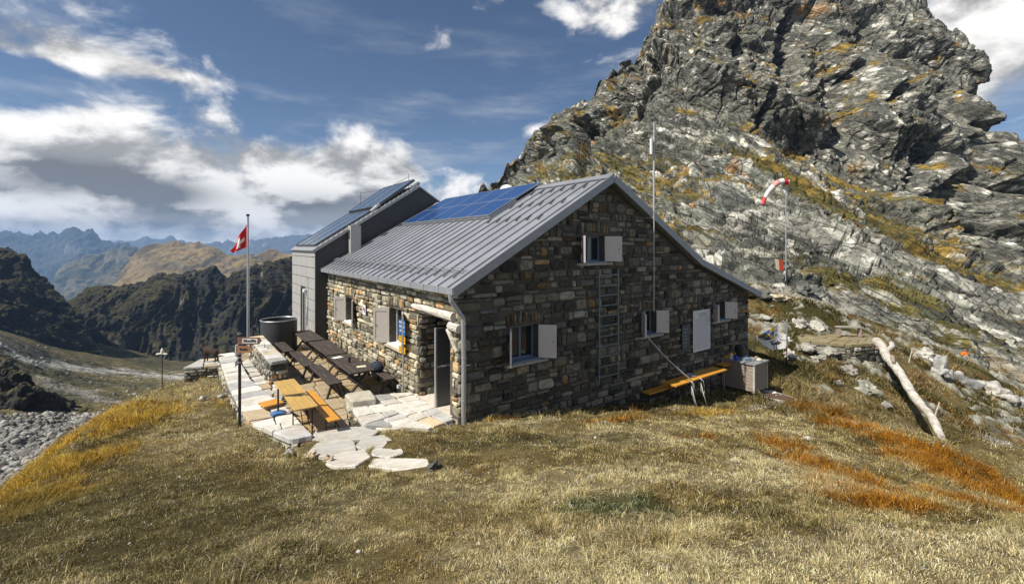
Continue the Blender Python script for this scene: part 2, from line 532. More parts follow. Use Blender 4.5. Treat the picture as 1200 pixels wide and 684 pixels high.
tot = None
for b_ in BANKS:
    q = bank(*b_); tot = q if tot is None else mth('ADD', tot, q)
back = smooth(Y, .15, -.2, 0., .22)        # broken cloud behind the viewer too
tot = mth('ADD', tot, back)
dens = mth('ADD', mth('ADD', mth('MULTIPLY', mth('SUBTRACT', n1, .5), 2.3), tot), -.10)
cov = smooth(dens, .06, .50)
veil = mth('MULTIPLY', smooth(n2, .47, .75), smooth(el, .62, .05, .05, .75))
densb = mth('ADD', mth('MULTIPLY', mth('SUBTRACT', n1b, .5), 2.3), mth('SUBTRACT', tot, .10))
# cloud light: tops face the light, bellies of the thick banks stay grey
belly = mth('ADD', bank(70, 212, 95, 20, 1.0), mth('ADD', bank(190, 226, 60, 20, 1.0), mth('ADD', bank(350, 236, 120, 16, .35), bank(60, 262, 200, 8, .45))))
lit = mth('ADD', smooth(mth('SUBTRACT', dens, densb), -.34, .22, .30, 1.), mth('MULTIPLY', mth('MULTIPLY', belly, smooth(n1, .36, .60, .55, 1.)), -.85))
lit = mth('MAXIMUM', lit, .12)
cc = nd('ShaderNodeMix', data_type='RGBA'); cc.inputs[6].default_value = (.85, .9, .98, 1); cc.inputs[7].default_value = (12.6, 12.3, 11.9, 1)
L.new(lit, cc.inputs['Factor'])
m1 = nd('ShaderNodeMix', data_type='RGBA'); L.new(veil, m1.inputs['Factor']); L.new(sky.outputs[0], m1.inputs[6]); m1.inputs[7].default_value = (6.8, 7.2, 7.6, 1)
m2 = nd('ShaderNodeMix', data_type='RGBA'); L.new(cov, m2.inputs['Factor']); L.new(m1.outputs[2], m2.inputs[6]); L.new(cc.outputs[2], m2.inputs[7])
L.new(m2.outputs[2], bg.inputs['Color'])

scene.render.engine = 'CYCLES'
scene.view_settings.view_transform = 'Standard'; scene.view_settings.look = 'None'
scene.view_settings.exposure = .36; scene.view_settings.gamma = 1.; scene.view_settings.use_curve_mapping = False
scene.cycles.use_denoising = True
scene.cycles.max_bounces = 6; scene.cycles.diffuse_bounces = 3; scene.cycles.glossy_bounces = 3; scene.cycles.volume_bounces = 0
scene.cycles.transparent_max_bounces = 6

# ================================================================== TERRAIN
def tps_fit(pts):
    pts = np.array(pts, float); P = pts[:, :2]; n = len(P)
    d = np.linalg.norm(P[:, None] - P[None], axis=-1)
    K = np.where(d > 0, d * d * np.log(d + 1e-12), 0) + np.eye(n) * .6
    A = np.zeros((n + 3, n + 3)); A[:n, :n] = K; A[:n, n] = 1; A[:n, n + 1:] = P; A[n, :n] = 1; A[n + 1:, :n] = P.T
    w = np.linalg.solve(A, np.concatenate([pts[:, 2], [0, 0, 0]]))
    def f(x, y):
        x = np.asarray(x, float); sh_ = x.shape; q = np.stack([x.ravel(), np.asarray(y, float).ravel()], -1)
        r = np.zeros(len(q))
        for i in range(0, len(q), 20000):
            s_ = q[i:i + 20000]
            dd = np.linalg.norm(s_[:, None] - P[None], axis=-1)
            r[i:i + 20000] = np.where(dd > 0, dd * dd * np.log(dd + 1e-12), 0) @ w[:n] + w[n] + s_ @ w[n + 1:]
        return r.reshape(sh_)
    return f


CTRL = [(0, 0, 2.35), (0, -5, 2.9), (-5, -5, 2.3), (6, -5, 3.1), (-5, 0, 1.75), (5, 0, 2.5), (10, 0, 2.2), (12, -5, 2.4), (-9, -5, 1.5),
        (-3.8, 3.3, 1.3), (0, 3.3, 1.62), (3.8, 3.3, 1.85), (7.5, 3.3, 1.2), (0, 6, .95), (3, 6, 1.05), (-3, 6, .75), (6, 6, .62),
        (0, 8.5, .40), (3, 9, .22), (-3.9, 8.6, .12), (-6.2, 10.1, -.03), (-6, 6, .60), (-6.9, 6, .52), (-7.7, 7.5, .40), (-8.7, 9.2, .22), (-8, 11, -.05), (-9.8, 11, .02), (-10.0, 13.6, -.22),
        (-8.5, 13.5, -.25), (-10.9, 15.5, -.62), (-11.2, 17.5, -.9), (-12, 21, -1.5), (-8.5, 21, -.9), (-5, 24, -.5), (0, 27, .2), (5, 28, .9), (-12, 27, -3.5),
        (-1.3, 10.2, .0), (.9, 11.9, -.33), (2.2, 12.9, -.62), (4.5, 14.6, -1.02), (6.8, 16.3, -1.3), (9.2, 17.8, -1.55), (10.9, 19.0, -1.6),
        (3.5, 11.5, -.30), (6, 12.5, -.75), (8.5, 14, -1.2), (10, 16.6, -1.55), (11, 18.5, -1.6)]
CTRL += [tuple(at(*q)) for q in [(960, 480, 15.3), (1105, 514, 12.6), (1040, 500, 13.6), (1200, 592, 8.1), (1150, 545, 10.4),
         (905, 440, 19.3), (930, 452, 18.4), (1000, 470, 18.), (1050, 490, 16.6), (1000, 432, 21.), (955, 412, 22.5), (1000, 395, 24.), (1035, 402, 24.), (900, 400, 23.),
         (900, 372, 26.), (935, 352, 27.5), (1000, 378, 27.5), (1080, 470, 20.), (1120, 502, 17.5), (1160, 505, 19.), (1190, 482, 24.), (1150, 440, 26.), (1200, 535, 16.),
         (1100, 420, 26.), (1060, 410, 26.), (1140, 535, 15.), (1300, 560, 14.), (1400, 500, 20.), (1300, 480, 26.), (880, 345, 29.), (1300, 640, 9.0)]]
_tps = tps_fit(CTRL)
_by = np.array([-8, 0, 3, 6, 7.5, 9, 11, 13.5, 15.5, 17.5, 22, 40]); _bx = np.array([-6.4, -5.6, -5.6, -6.8, -7.6, -8.6, -9.75, -10.7, -11.3, -11.7, -12.5, -14])
_ry = np.array([3., 6, 8.1, 10.4, 12.6, 13.6, 15.3, 18, 40]); _rx = np.array([6.5, 8.2, 9.35, 11.0, 12.2, 11.6, 10.9, 10.5, 10])


def meadow_h(x, y, fine=True):
    x = np.asarray(x, float); y = np.asarray(y, float)
    z = _tps(x, y)
    s_ = np.maximum(0, np.interp(y, _by, _bx) - x)
    z = z - np.where(s_ < 3, .34 * s_ + .17 * s_ ** 2, 2.55 + 1.36 * (s_ - 3))
    q = np.maximum(0, (np.interp(y, _ry, _rx) < x) * (x - np.interp(y, _ry, _rx)) * .75)
    z = z - .75 * sstep(0, .9, q) * sstep(6.5, 2.8, q) * sstep(17.2, 15.2, y)
    b_ = np.maximum(0, y - 22 - np.clip((x + 4) * 1.2, 0, 30)) * np.where(x < 0, 1, 0)
    z = z - .3 * b_ - .02 * b_ ** 2
    return z


def meadow_bumps(x, y):
    p = np.stack([x.ravel(), y.ravel(), np.zeros(x.size)], -1)
    b_ = .055 * fbm(p * .9, 3, 3) + .035 * vnoise(p * 2.7, 9) + .022 * vnoise(p * 6., 12)
    return b_.reshape(x.shape)


def hit(px, py, dmin=2.):
    """where a sight line meets the meadow"""
    d = np.arange(dmin, 32, .04); a = (px - CX) / FOC
    z = EYE - (py - HY) / FOC * d; g = meadow_h(a * d, d)
    k = np.argmax(z < g)
    return np.array([a * d[k], d[k], g[k]])


def in_poly(x, y, poly):
    c = np.zeros(x.shape, bool); n = len(poly)
    for i in range(n):
        x0, y0 = poly[i]; x1, y1 = poly[(i + 1) % n]
        m = ((y0 > y) != (y1 > y)) & (x < (x1 - x0) * (y - y0) / (y1 - y0 + 1e-12) + x0)
        c ^= m
    return c


TERR = [(-3.45, .75), (-2.2, 1.25), (-1.6, 2.4), (-.1, 2.9), (-.1, 11.2), (-1, 17), (-4.1, 11), (-4.05, 6), (-4.0, 2.6)]       # hut axes
TERR_W = [tuple(w2(*p)) for p in TERR]
APRON = [(-1.75, 3.05), (-.75, 2.95), (-.05, 2.95), (-.02, .05), (-.9, -.15), (-1.95, 1.0)]
APRON_W = [tuple(w2(*p)) for p in APRON]
HUT_W = [tuple(w2(*p)) for p in [(.25, .3), (13.7, .3), (13.7, 13), (.25, 13)]]

# patches of the meadow: centre, half-axes and turn in metres, kind of growth
PATCH = []


def patch(px, py, rx, ry, rot, kind, amp=1.):
    c = hit(px, py); PATCH.append((c[0], c[1], rx, ry, math.radians(rot), kind, amp))


for q_ in [(915, 520), (935, 532), (958, 545), (982, 558), (1005, 573), (1024, 588)]: patch(*q_, .72, .42, -40, 'rust', 1.3)
for q_ in [(960, 486), (1000, 498), (1040, 512), (1075, 525), (1085, 545), (1120, 550), (1150, 570), (1180, 585), (1195, 605), (1160, 555)]: patch(*q_, 1.15, .55, -25, 'rust', 1.3)
patch(815, 512, .7, .25, 0, 'rust', .8); patch(725, 492, 1.0, .3, 20, 'rust', .8); patch(590, 492, .5, .2, 37, 'rust', 1.)
patch(120, 500, 2.2, .9, 70, 'gold', 1.1); patch(60, 550, 1.6, .7, 60, 'gold', 1.1); patch(15, 592, 1.2, .7, 50, 'gold', 1.1); patch(180, 470, 2.4, .8, 75, 'gold', .9); patch(840, 482, 2.4, .4, 37, 'gold', .7)
patch(720, 600, .55, .38, 0, 'green', 1.5); patch(730, 590, .4, .3, 0, 'green', 1.)
patch(200, 590, 3., 1.5, 0, 'olive', .8); patch(100, 640, 2.4, 1.2, 0, 'olive', 1.); patch(380, 545, 1.4, .6, 0, 'olive', .8); patch(640, 515, 2., .8, 10, 'olive', .8); patch(300, 660, 1.6, .6, 0, 'olive', .8)
patch(960, 520, .6, .3, 0, 'olive', .5); patch(1060, 640, 1., .4, 0, 'olive', .9); patch(250, 460, 2., .8, 30, 'straw', .8); patch(280, 510, 2., .6, 0, 'straw', .5)
patch(760, 560, 3., .8, 0, 'straw', .6); patch(900, 490, 2., .3, 20, 'straw', .9); patch(1000, 660, 1.8, .5, 0, 'straw', .8); patch(660, 640, 1.6, .5, 0, 'straw', .5)
patch(1178, 500, .8, .5, 60, 'gravel', 1.3); patch(1165, 515, .6, .5, 0, 'gravel', 1.2); patch(880, 478, .9, .2, 30, 'gravel', .7); patch(940, 478, 1., .25, -10, 'gravel', .5)
KIND = {'gravel': (.46, .43, .37), 'rust': (.29, .132, .018), 'gold': (.46, .30, .055), 'green': (.08, .10, .038), 'olive': (.15, .125, .05), 'straw': (.50, .42, .24)}


def growth(x, y):
    """albedo of the sward and weights of each kind at a place"""
    p = np.stack([x, y, np.zeros_like(x)], -1)
    n_a = fbm(p * .45, 4, 31); n_b = fbm(p * 1.7, 3, 41); n_c = vnoise(p * 5., 51)
    c = np.tile(np.array([.30, .24, .10]), (len(x), 1))
    c = mixc(c, (.42, .35, .19), sstep(.0, .7, n_a + .5 * n_b))
    c = mixc(c, (.145, .118, .045), sstep(.05, .8, -n_a + .55 * n_b + .3 * n_c))
    c = mixc(c, (.33, .22, .07), .35 * sstep(.25, .8, n_b - .3 * n_a))
    rust = np.zeros(len(x))
    for cx, cy, rx, ry, rot, kind, amp in PATCH:
        dx, dy = x - cx, y - cy; a = dx * math.cos(rot) + dy * math.sin(rot); b_ = -dx * math.sin(rot) + dy * math.cos(rot)
        r = np.sqrt((a / rx) ** 2 + (b_ / ry) ** 2) + .35 * n_b + .2 * n_c
        w = sstep(1.25, .55, r) * min(amp, 1.) * .95
        if kind in ('rust', 'gold'): w = w * sstep(-1.15, -.35, n_c * .8 + n_b * .5)
        c = mixc(c, KIND[kind], w)
        if kind in ('rust', 'gold'): rust = np.maximum(rust, w)
    # gully bank and slope beyond the meadow's right edge: rusty and olive scrub between stones
    far = sstep(17, 19, y + .0 * x) * sstep(7, 10, x)
    c = mixc(c, (.26, .135, .025), far * sstep(-.1, .45, n_b + .4 * n_a) * .7)
    c = mixc(c, (.085, .085, .028), far * sstep(.1, .5, -n_a + .3 * n_c) * .8)
    return c, rust


gx = np.arange(-24, 30, .13); gy = np.arange(-7, 32, .13)
GX, GY = np.meshgrid(gx, gy)
GZ = meadow_h(GX, GY) + meadow_bumps(GX, GY)
under = in_poly(GX, GY, TERR_W); GZ = np.where(under, np.minimum(GZ, -.55), GZ)
under2 = in_poly(GX, GY, APRON_W); GZ = np.where(under2, np.minimum(GZ, -.22), GZ)
under3 = in_poly(GX, GY, HUT_W); GZ = np.where(under3, GZ - .35, GZ)
gc, _r = growth(GX.ravel(), GY.ravel())
gp = np.stack([GX.ravel(), GY.ravel(), GZ.ravel()], -1)
# bare rock and stones on the steep bank to the right
gzx = np.gradient(GZ, .13, axis=1); gzy = np.gradient(GZ, .13, axis=0)
steep = np.sqrt(gzx ** 2 + gzy ** 2).ravel()
fh, fr = crags(gp * np.array([.9, .9, 1.3]), 77)
fh2, fr2 = crags(gp * 2.4, 78)
bare = sstep(16.5, 19.5, gp[:, 1]) * sstep(8.5, 11, gp[:, 0]) * sstep(.66, .84, fr * .7 + fr2 * .25 + .2 * fbm(gp * .35, 3, 71))
gp[:, 2] += bare * (.34 * fh + .16 * fh2 + .15) + .05 * fh2 * sstep(17, 20, gp[:, 1]) * sstep(8, 11, gp[:, 0])
rockc = np.stack([.13 + .17 * fr2, .13 + .165 * fr2, .105 + .14 * fr2], -1)
gc = gc * .40
gc = gc * (1 - bare[:, None]) + rockc * bare[:, None]
ground = np_mesh('ground', gp, grid_quads(len(gy), len(gx)), gc, M_SOIL, smooth=True)
tag(ground, kind='structure')


# ------------------------------------------------------------------ relief: slopes surveyed line by line (foot ... crest, then the far side)
def relief(name, px, lines, rows, disp, colour, material, back, smooth_it=2, smooth=False, upright=None):
    px = np.asarray(px, float); a = (px - CX) / FOC
    ys, ds = [], []
    for ln in lines:
        ln = np.array(ln, float)
        ys.append(np.interp(px, ln[:, 0], ln[:, 1])); ds.append(np.interp(px, ln[:, 0], ln[:, 2]))
    R = [np.stack([a * d, d, EYE - (y - HY) / FOC * d], -1) for y, d in zip(ys, ds)]
    crest = len(R) - 1
    for dd, dz in back:                                   # the slope that falls away behind the crest
        d = ds[-1] + dd; z = R[crest][:, 2] - dz
        R.append(np.stack([a * d, d, z], -1))
    rows = list(rows) + [10] * len(back)
    P_, T = [], []
    for k in range(len(R) - 1):
        t = np.arange(rows[k]) / rows[k]
        P_.append(R[k][None] * (1 - t)[:, None, None] + R[k + 1][None] * t[:, None, None]); T.append(k + t)
    P_.append(R[-1][None]); T.append(np.array([len(R) - 1.]))
    P_ = np.concatenate(P_); T = np.concatenate(T)
    for _ in range(smooth_it):
        Q = P_.copy(); Q[1:-1] = (P_[:-2] + 2 * P_[1:-1] + P_[2:]) / 4; P_ = Q
    nr, nc = P_.shape[:2]
    du = np.gradient(P_, axis=1); dv = np.gradient(P_, axis=0)
    n = np.cross(du, dv); n /= np.linalg.norm(n, axis=-1, keepdims=True) + 1e-9
    k = 15
    for ax in (0, 1):                                     # broad normals, so that displacement does not fold
        m = np.cumsum(np.concatenate([np.repeat(np.take(n, [0], ax), k, ax), n, np.repeat(np.take(n, [-1], ax), k, ax)], ax), axis=ax)
        hi = np.take(m, np.arange(2 * k, m.shape[ax]), ax); lo = np.take(m, np.arange(0, m.shape[ax] - 2 * k), ax)
        n = (hi - lo)
    n /= np.linalg.norm(n, axis=-1, keepdims=True) + 1e-9
    if upright is not None:                               # cliffs push outwards, not upwards
        n[..., 2] *= (1 - .85 * sstep(upright[0], upright[1], T))[:, None]; n /= np.linalg.norm(n, axis=-1, keepdims=True) + 1e-9
    TT = np.repeat(T, nc); PX = np.tile(px, nr)
    p = P_.reshape(-1, 3)
    h, extra = disp(p, TT, PX)
    p = p + n.reshape(-1, 3) * h[:, None]
    if upright is not None:                               # broken skyline
        k_ = sstep(4.3, 5., TT) * sstep(6., 5.1, TT)
        p[:, 2] += k_ * (4.2 * (crags(p / 7., 191)[0] + .1) + 1.2 * crags(p / 2.6, 192)[0] + .3 * crags(p / 1.1, 193)[0])
    G = p.reshape(nr, nc, 3)
    nn = np.cross(np.gradient(G, axis=1), np.gradient(G, axis=0)).reshape(-1, 3); nn /= np.linalg.norm(nn, axis=-1, keepdims=True) + 1e-9
    c = colour(p, TT, PX, nn, extra)
    o = np_mesh(name, p, grid_quads(nr, nc), c, material, smooth=smooth)
    return tag(o, kind='structure'), G


# the rocky summit behind the hut --------------------------------------------------
FOOT = [(300, 420, 60), (480, 400, 50), (600, 385, 44), (700, 375, 40), (800, 368, 36), (880, 362, 31.5), (925, 350, 29.5), (985, 397, 28), (1040, 408, 27.5), (1100, 428, 27), (1160, 450, 26.5), (1200, 470, 26), (1300, 500, 24), (1420, 520, 22)]
FOOT2 = [(300, 405, 70), (480, 350, 62), (600, 330, 52), (700, 325, 46), (800, 320, 40), (880, 315, 35.5), (925, 310, 33.5), (985, 350, 31), (1040, 365, 30), (1100, 385, 30), (1160, 405, 30), (1200, 425, 29.5), (1300, 470, 27), (1420, 490, 25)]
MID = [(300, 395, 80), (480, 320, 84), (600, 270, 76), (700, 250, 69), (752, 243, 66), (850, 238, 60), (900, 258, 54), (950, 275, 49), (1000, 298, 45), (1050, 318, 41), (1100, 340, 38), (1150, 360, 36.5), (1200, 385, 35), (1300, 420, 32), (1420, 440, 30)]
LEDGE = [(300, 390, 90), (480, 285, 104), (548, 240, 110), (600, 210, 108), (650, 172, 104), (700, 140, 101), (750, 124, 99), (800, 116, 96), (850, 124, 92), (900, 150, 88), (950, 183, 84), (1000, 214, 80), (1050, 240, 76), (1100, 263, 71), (1150, 288, 66), (1200, 312, 61), (1300, 350, 52), (1420, 380, 46)]
MIDC = [(300, 388, 92), (480, 275, 108), (548, 230, 118), (600, 197, 117), (650, 150, 114), (700, 112, 112), (750, 85, 110), (800, 62, 107), (850, 52, 105), (900, 62, 101), (950, 80, 98), (1000, 105, 95), (1050, 128, 92), (1100, 148, 88), (1150, 185, 84), (1180, 230, 82), (1200, 240, 79), (1300, 290, 68), (1420, 330, 60)]
CREST = [(300, 386, 95), (420, 330, 104), (480, 262, 115), (520, 238, 122), (548, 221, 126), (570, 206, 126), (590, 191, 125), (615, 172, 125), (640, 147, 124), (660, 124, 124), (680, 111, 124), (700, 91, 124), (740, 62, 126), (752, 32, 128), (775, 2, 131), (800, -14, 134), (850, -30, 136), (900, -38, 137), (950, -38, 137), (1000, -30, 136), (1040, -16, 134), (1075, 2, 132), (1100, 19, 129), (1130, 28, 127), (1150, 50, 124), (1163, 76, 121), (1170, 114, 117), (1182, 132, 115), (1195, 150, 112), (1215, 166, 110), (1260, 195, 104), (1320, 240, 95), (1420, 300, 80)]
# clefts: sharp step back on the far side of an edge, easing out again (distance in sight-degrees kept as bearing rows): x, y rows, width, depth
CLEFT = [([(930, 5), (922, 60), (916, 110)], 46, 8.), ([(862, 40), (858, 95)], 22, 5.), ([(990, 85), (985, 155)], 40, 9.), ([(1050, 60), (1040, 110)], 26, 4.), ([(1108, 155), (1098, 225)], 30, 7.),
         ([(1158, 80), (1164, 160)], 40, 10.), ([(1150, 205), (1135, 270)], 34, 7.), ([(668, 148), (662, 182)], 26, 5.), ([(760, 40), (735, 120)], 24, 4.), ([(892, 110), (884, 140)], 16, 3.), ([(1020, 20), (1008, 75)], 24, 4.), ([(700, 190), (690, 225)], 18, 3.)]
SD = np.array([25, -26, -24.]); SD /= np.linalg.norm(SD)       # dip of the strata


BED = np.array([-.796, -.549, -.234])


def disp_peak(p, T, PX):
    wob = np.stack([fbm(p * .05, 2, 201), fbm(p * .05, 2, 202), fbm(p * .05, 2, 203)], -1) * 3.
    q = p - np.outer(p @ SD, SD) * .62 + wob                    # blocks drawn out along the strata
    up = p * np.array([1., 1., .55]) + np.outer(p[:, 2], [.10, 0, 0]) + wob * .6   # ribs drawn out up the cliff
    w = sstep(2.75, 3.3, T)                                      # 0 lower slabs, 1 cliff
    h = 0; rs = []
    for sc_, amp, amp2, sd in ((26., 3.4, 13., 0), (9., 2.5, 3.6, 1), (3.6, 1.2, 1.15, 2), (1.5, .6, .42, 3), (.65, .30, .28, 4)):
        a, r1 = crags(q / sc_, 100 + sd); b, r2 = crags(up / sc_, 120 + sd)
        near = np.clip(p[:, 1] / 45, .3, 1.) if sc_ > 3 else 1.
        h = h + (a * amp * (1 - w) + b * amp2 * w) * near * (1 - .65 * sstep(4.2, 5., T)); rs.append(r1 * (1 - w) + r2 * w)
    rs = rs[1:]
    h = h + .30 * fbm(p * .8, 4, 140, .6)
    # beds on the lower slabs: steps of uneven height that follow the dip
    bedw = p @ BED + 1.6 * fbm(p * .07, 3, 150) + .25 * fbm(p * .5, 2, 151)
    kb = np.floor(bedw / 1.15).astype(np.int64); fb = bedw / 1.15 - kb
    off = _h01(kb, kb * 0, kb * 0, 7)
    patchy = sstep(-.25, .35, fbm(p * .045, 3, 152))
    h = h + ((off - .5) * .75 + (fb - .5) * .30) * (1 - w) * sstep(.2, 1., T) * patchy
    # long cracks across the cliff
    cr = np.abs(fbm(up * np.array([.20, .20, .09]), 3, 170)); h = h - 1.3 * w * sstep(.10, .0, cr)
    cr2 = np.abs(fbm(q * .22, 3, 171)); h = h - .8 * (1 - w) * sstep(.09, .0, cr2)
    py = HY - (p[:, 2] - EYE) / p[:, 1] * FOC
    for pts, wd_, dep in CLEFT:
        pts = np.array(pts, float); e = np.interp(py, pts[:, 1], pts[:, 0]) + 4 * fbm(p * .25, 3, 160)
        t = (PX - e) / wd_
        m = np.where(t > 0, np.clip(1 - t, 0, 1), 0) * sstep(pts[0, 1] - 14, pts[0, 1], py) * sstep(pts[-1, 1] + 10, pts[-1, 1], py)
        h = h - 1.25 * dep * m * sstep(0, .10, t)
    edge = sstep(0., .5, T)
    return h * edge, (rs, bedw, w)


def col_peak(p, T, PX, nn, ex):
    rs, bedw, w = ex
    n_a = fbm(p * .06, 4, 301); n_b = fbm(p * .3, 4, 311); n_c = fbm(p * 1.1, 3, 321)
    ps = p - np.outer(p @ SD, SD) * .86
    n_s = fbm(ps * .17, 4, 331); n_t = fbm(ps * .33, 3, 341); n_s = n_s * (1 - w) + n_b * w
    c = np.tile(np.array([.175, .177, .143]), (len(p), 1)) * (1.02 - .0 * w)[:, None]
    c = mixc(c, (.47, .46, .385), sstep(.42, 1., .5 * rs[2] + .35 * rs[1] + .2 * rs[3] + .35 * n_b) * .95)  # highlights painted in: blocks that stand out are paler
    c = mixc(c, (.055, .058, .052), sstep(.42, .95, (1 - rs[1]) * .6 + (1 - rs[3]) * .5 - .25 * n_c) * .7)  # shade painted in: blocks set back are darker
    c = mixc(c, (.115, .112, .096), w * .5)
    c = mixc(c, (.155, .175, .16), (1 - w) * sstep(.1, .6, n_a) * .6)
    c = mixc(c, (.42, .415, .36), (1 - w) * sstep(.2, .6, n_t) * .6)
    c = mixc(c, (.085, .09, .078), (1 - w) * sstep(.2, .6, -n_t) * .7)
    bed = .5 + .5 * np.sin(bedw * 9 + 3 * n_b)
    c = c * (1 - .25 * (1 - w) * sstep(.55, .95, bed))[:, None]
    c = mixc(c, (.60, .585, .52), sstep(.90, .99, rs[3] + .10 * n_b) * .8)              # lichen, with near-white sunlit highlights painted in
    c = mixc(c, (.34, .17, .04), sstep(.60, .85, n_b * .7 + rs[1] * .5) * sstep(-.25, .35, n_a) * .75)       # rust
    nz = nn[:, 2]
    lg = np.exp(-((T - 2.75) / .42) ** 2) * sstep(840, 900, PX) + .45 * np.exp(-((T - 2.2) / .5) ** 2) + .7 * np.exp(-((T - .35) / .4) ** 2)
    g = sstep(.36, .50, nz * .52 + .52 * n_s + .16 * n_a + .10 * n_c + .20 * lg + .03 - .20 * w * (1 - lg))
    gcol = mixc(np.tile(np.array([.115, .10, .030]), (len(p), 1)), (.215, .145, .032), sstep(-.1, .5, n_c * .6 + n_b * .8 + .3 * lg - .15))
    c = c * (1 - g[:, None]) + gcol * g[:, None]
    # the smooth grey-green slabs above the gully
    sl = np.exp(-(((PX - 1080) / 90) ** 2)) * np.exp(-((T - .75) / .5) ** 2)
    c = mixc(c, (.19, .21, .19), sstep(.3, .8, sl + .3 * n_b) * .75)
    return np.clip(c, .012, .8)


pxs = np.concatenate([np.arange(330, 540, 3.), np.arange(540, 1215, .8), np.arange(1215, 1420, 3.)])
mountain, _G = relief('mountain', pxs, [FOOT, FOOT2, MID, LEDGE, MIDC, CREST], [60, 110, 130, 110, 110], disp_peak, col_peak, M_ROCK, [(9, 7), (30, 32), (70, 90), (140, 150)], 6, upright=(2.7, 3.2))


# valley floor with its scree --------------------------------------------------
def disp_val(p, T, PX):
    a, r = crags(p / 6., 401); b, r2 = crags(p / 2.2, 402)
    k = sstep(5, 3.6, T); c_, r3 = crags(p / .9, 403)
    r2 = .5 * r2 + .5 * r3
    return (.6 * fbm(p * .05, 4, 410) + .5 * a * k + .32 * b * k + .22 * c_ * k) * sstep(0, .4, T), (r, r2)


def col_val(p, T, PX, nn, ex):
    r, r2 = ex
    n_a = fbm(p * .02, 4, 421); n_b = fbm(p * .13, 4, 431)
    py = HY - (p[:, 2] - EYE) / p[:, 1] * FOC
    c = np.tile(np.array([.085, .08, .045]), (len(p), 1))
    c = mixc(c, (.15, .125, .06), sstep(-.2, .6, n_a + .4 * n_b))
    c = mixc(c, (.17, .165, .15), sstep(.55, .9, r2 * .6 + .4 * n_b))
    def streak(pts, wd_):
        pts = np.array(pts, float); y = np.interp(PX, pts[:, 0], pts[:, 1])
        return np.exp(-((py - y + 4 * n_b) / wd_) ** 2) * sstep(pts[0, 0] - 10, pts[0, 0] + 10, PX) * sstep(pts[-1, 0] + 10, pts[-1, 0] - 10, PX)
    c = mixc(c, (.46, .45, .41), np.clip(streak([(-100, 380), (0, 404), (30, 421), (60, 428), (120, 434), (200, 441), (345, 446)], 2.6), 0, 1) * .9)
    c = mixc(c, (.30, .29, .26), np.clip(streak([(40, 445), (90, 458), (150, 476), (200, 490)], 4), 0, 1) * .7)
    c = mixc(c, (.27, .26, .24), np.clip(streak([(-100, 372), (0, 396), (60, 422), (110, 432)], 3), 0, 1) * .4)
    gr = sstep(488, 500, py + 8 * n_b) * sstep(135, 90, PX + 10 * n_b)
    c = mixc(c, (.25, .243, .225), gr * .95)
    c = c * np.where(gr > .4, .55 + .8 * r2, .75 + .5 * r2)[:, None]
    return np.clip(c, .01, .7)


pv = np.concatenate([np.arange(-900, -180, 8.), np.arange(-180, 420, 1.5)])
VA = [(-180, 720, 21), (0, 660, 23), (130, 580, 25), (420, 520, 28)]
VB = [(-180, 610, 36), (0, 585, 38), (130, 510, 48), (230, 468, 70), (420, 452, 95)]
VC = [(-180, 490, 60), (0, 487, 62), (60, 480, 70), (130, 468, 90), (230, 450, 150), (420, 443, 200)]
VD = [(-180, 425, 100), (0, 432, 110), (60, 441, 130), (130, 445, 175), (230, 445, 210), (420, 439, 240)]
VE = [(-180, 390, 150), (0, 402, 160), (60, 421, 200), (130, 433, 240), (200, 438, 270), (420, 436, 300)]
VF = [(-180, 380, 210), (0, 386, 230), (60, 402, 260), (110, 406, 300), (200, 420, 350), (420, 428, 380)]
valley, VG = relief('valley', pv, [VA, VB, VC, VD, VE, VF], [90, 110, 90, 60, 50], disp_val, col_val, M_VALLEY, [(60, 4), (300, 40)], 4)


# loose blocks lying on the scree: past counting, one object
def scree():
    r = np.random.default_rng(55); P_ = VG.reshape(-1, 3); px_ = CX + P_[:, 0] / P_[:, 1] * FOC; py_ = HY - (P_[:, 2] - EYE) / P_[:, 1] * FOC
    ok = np.where((px_ > -60) & (px_ < 330) & (P_[:, 1] > 34) & (P_[:, 1] < 240))[0]
    wt = np.where((py_[ok] > 484) & (px_[ok] < 130), 2.2, .10); k = r.choice(ok, 7500, p=wt / wt.sum())
    f = (1 + 5 ** .5) / 2
    base = np.array([(-1, f, 0), (1, f, 0), (-1, -f, 0), (1, -f, 0), (0, -1, f), (0, 1, f), (0, -1, -f), (0, 1, -f), (f, 0, -1), (f, 0, 1), (-f, 0, -1), (-f, 0, 1)]) / 1.9
    tri = np.array([(0, 11, 5), (0, 5, 1), (0, 1, 7), (0, 7, 10), (0, 10, 11), (1, 5, 9), (5, 11, 4), (11, 10, 2), (10, 7, 6), (7, 1, 8), (3, 9, 4), (3, 4, 2), (3, 2, 6), (3, 6, 8), (3, 8, 9), (4, 9, 5), (2, 4, 11), (6, 2, 10), (8, 6, 7), (9, 8, 1)])
    n = len(k); sz = (.07 + .42 * r.random(n) ** 5) * (.7 + P_[k, 1] / 160)
    v = base[None] * (1 + r.uniform(-.42, .42, (n, 12, 1))) * (sz[:, None] * r.uniform(.6, 1.3, (n, 3)))[:, None, :]
    a = r.uniform(0, 6.28, n); ca, sa = np.cos(a)[:, None], np.sin(a)[:, None]
    v = np.stack([v[..., 0] * ca - v[..., 1] * sa, v[..., 0] * sa + v[..., 1] * ca, v[..., 2] * .8], -1) + P_[k][:, None, :]
    b_ = r.uniform(.10, .36, n); c = np.repeat(np.stack([b_, b_ * .98, b_ * .9], -1)[:, None], 12, 1)
    return np_mesh('scree', v.reshape(-1, 3), None, c.reshape(-1, 3), M_BOULDER, tris=(tri[None] + 12 * np.arange(n)[:, None, None]).reshape(-1, 3))


tag(scree(), kind='stuff')


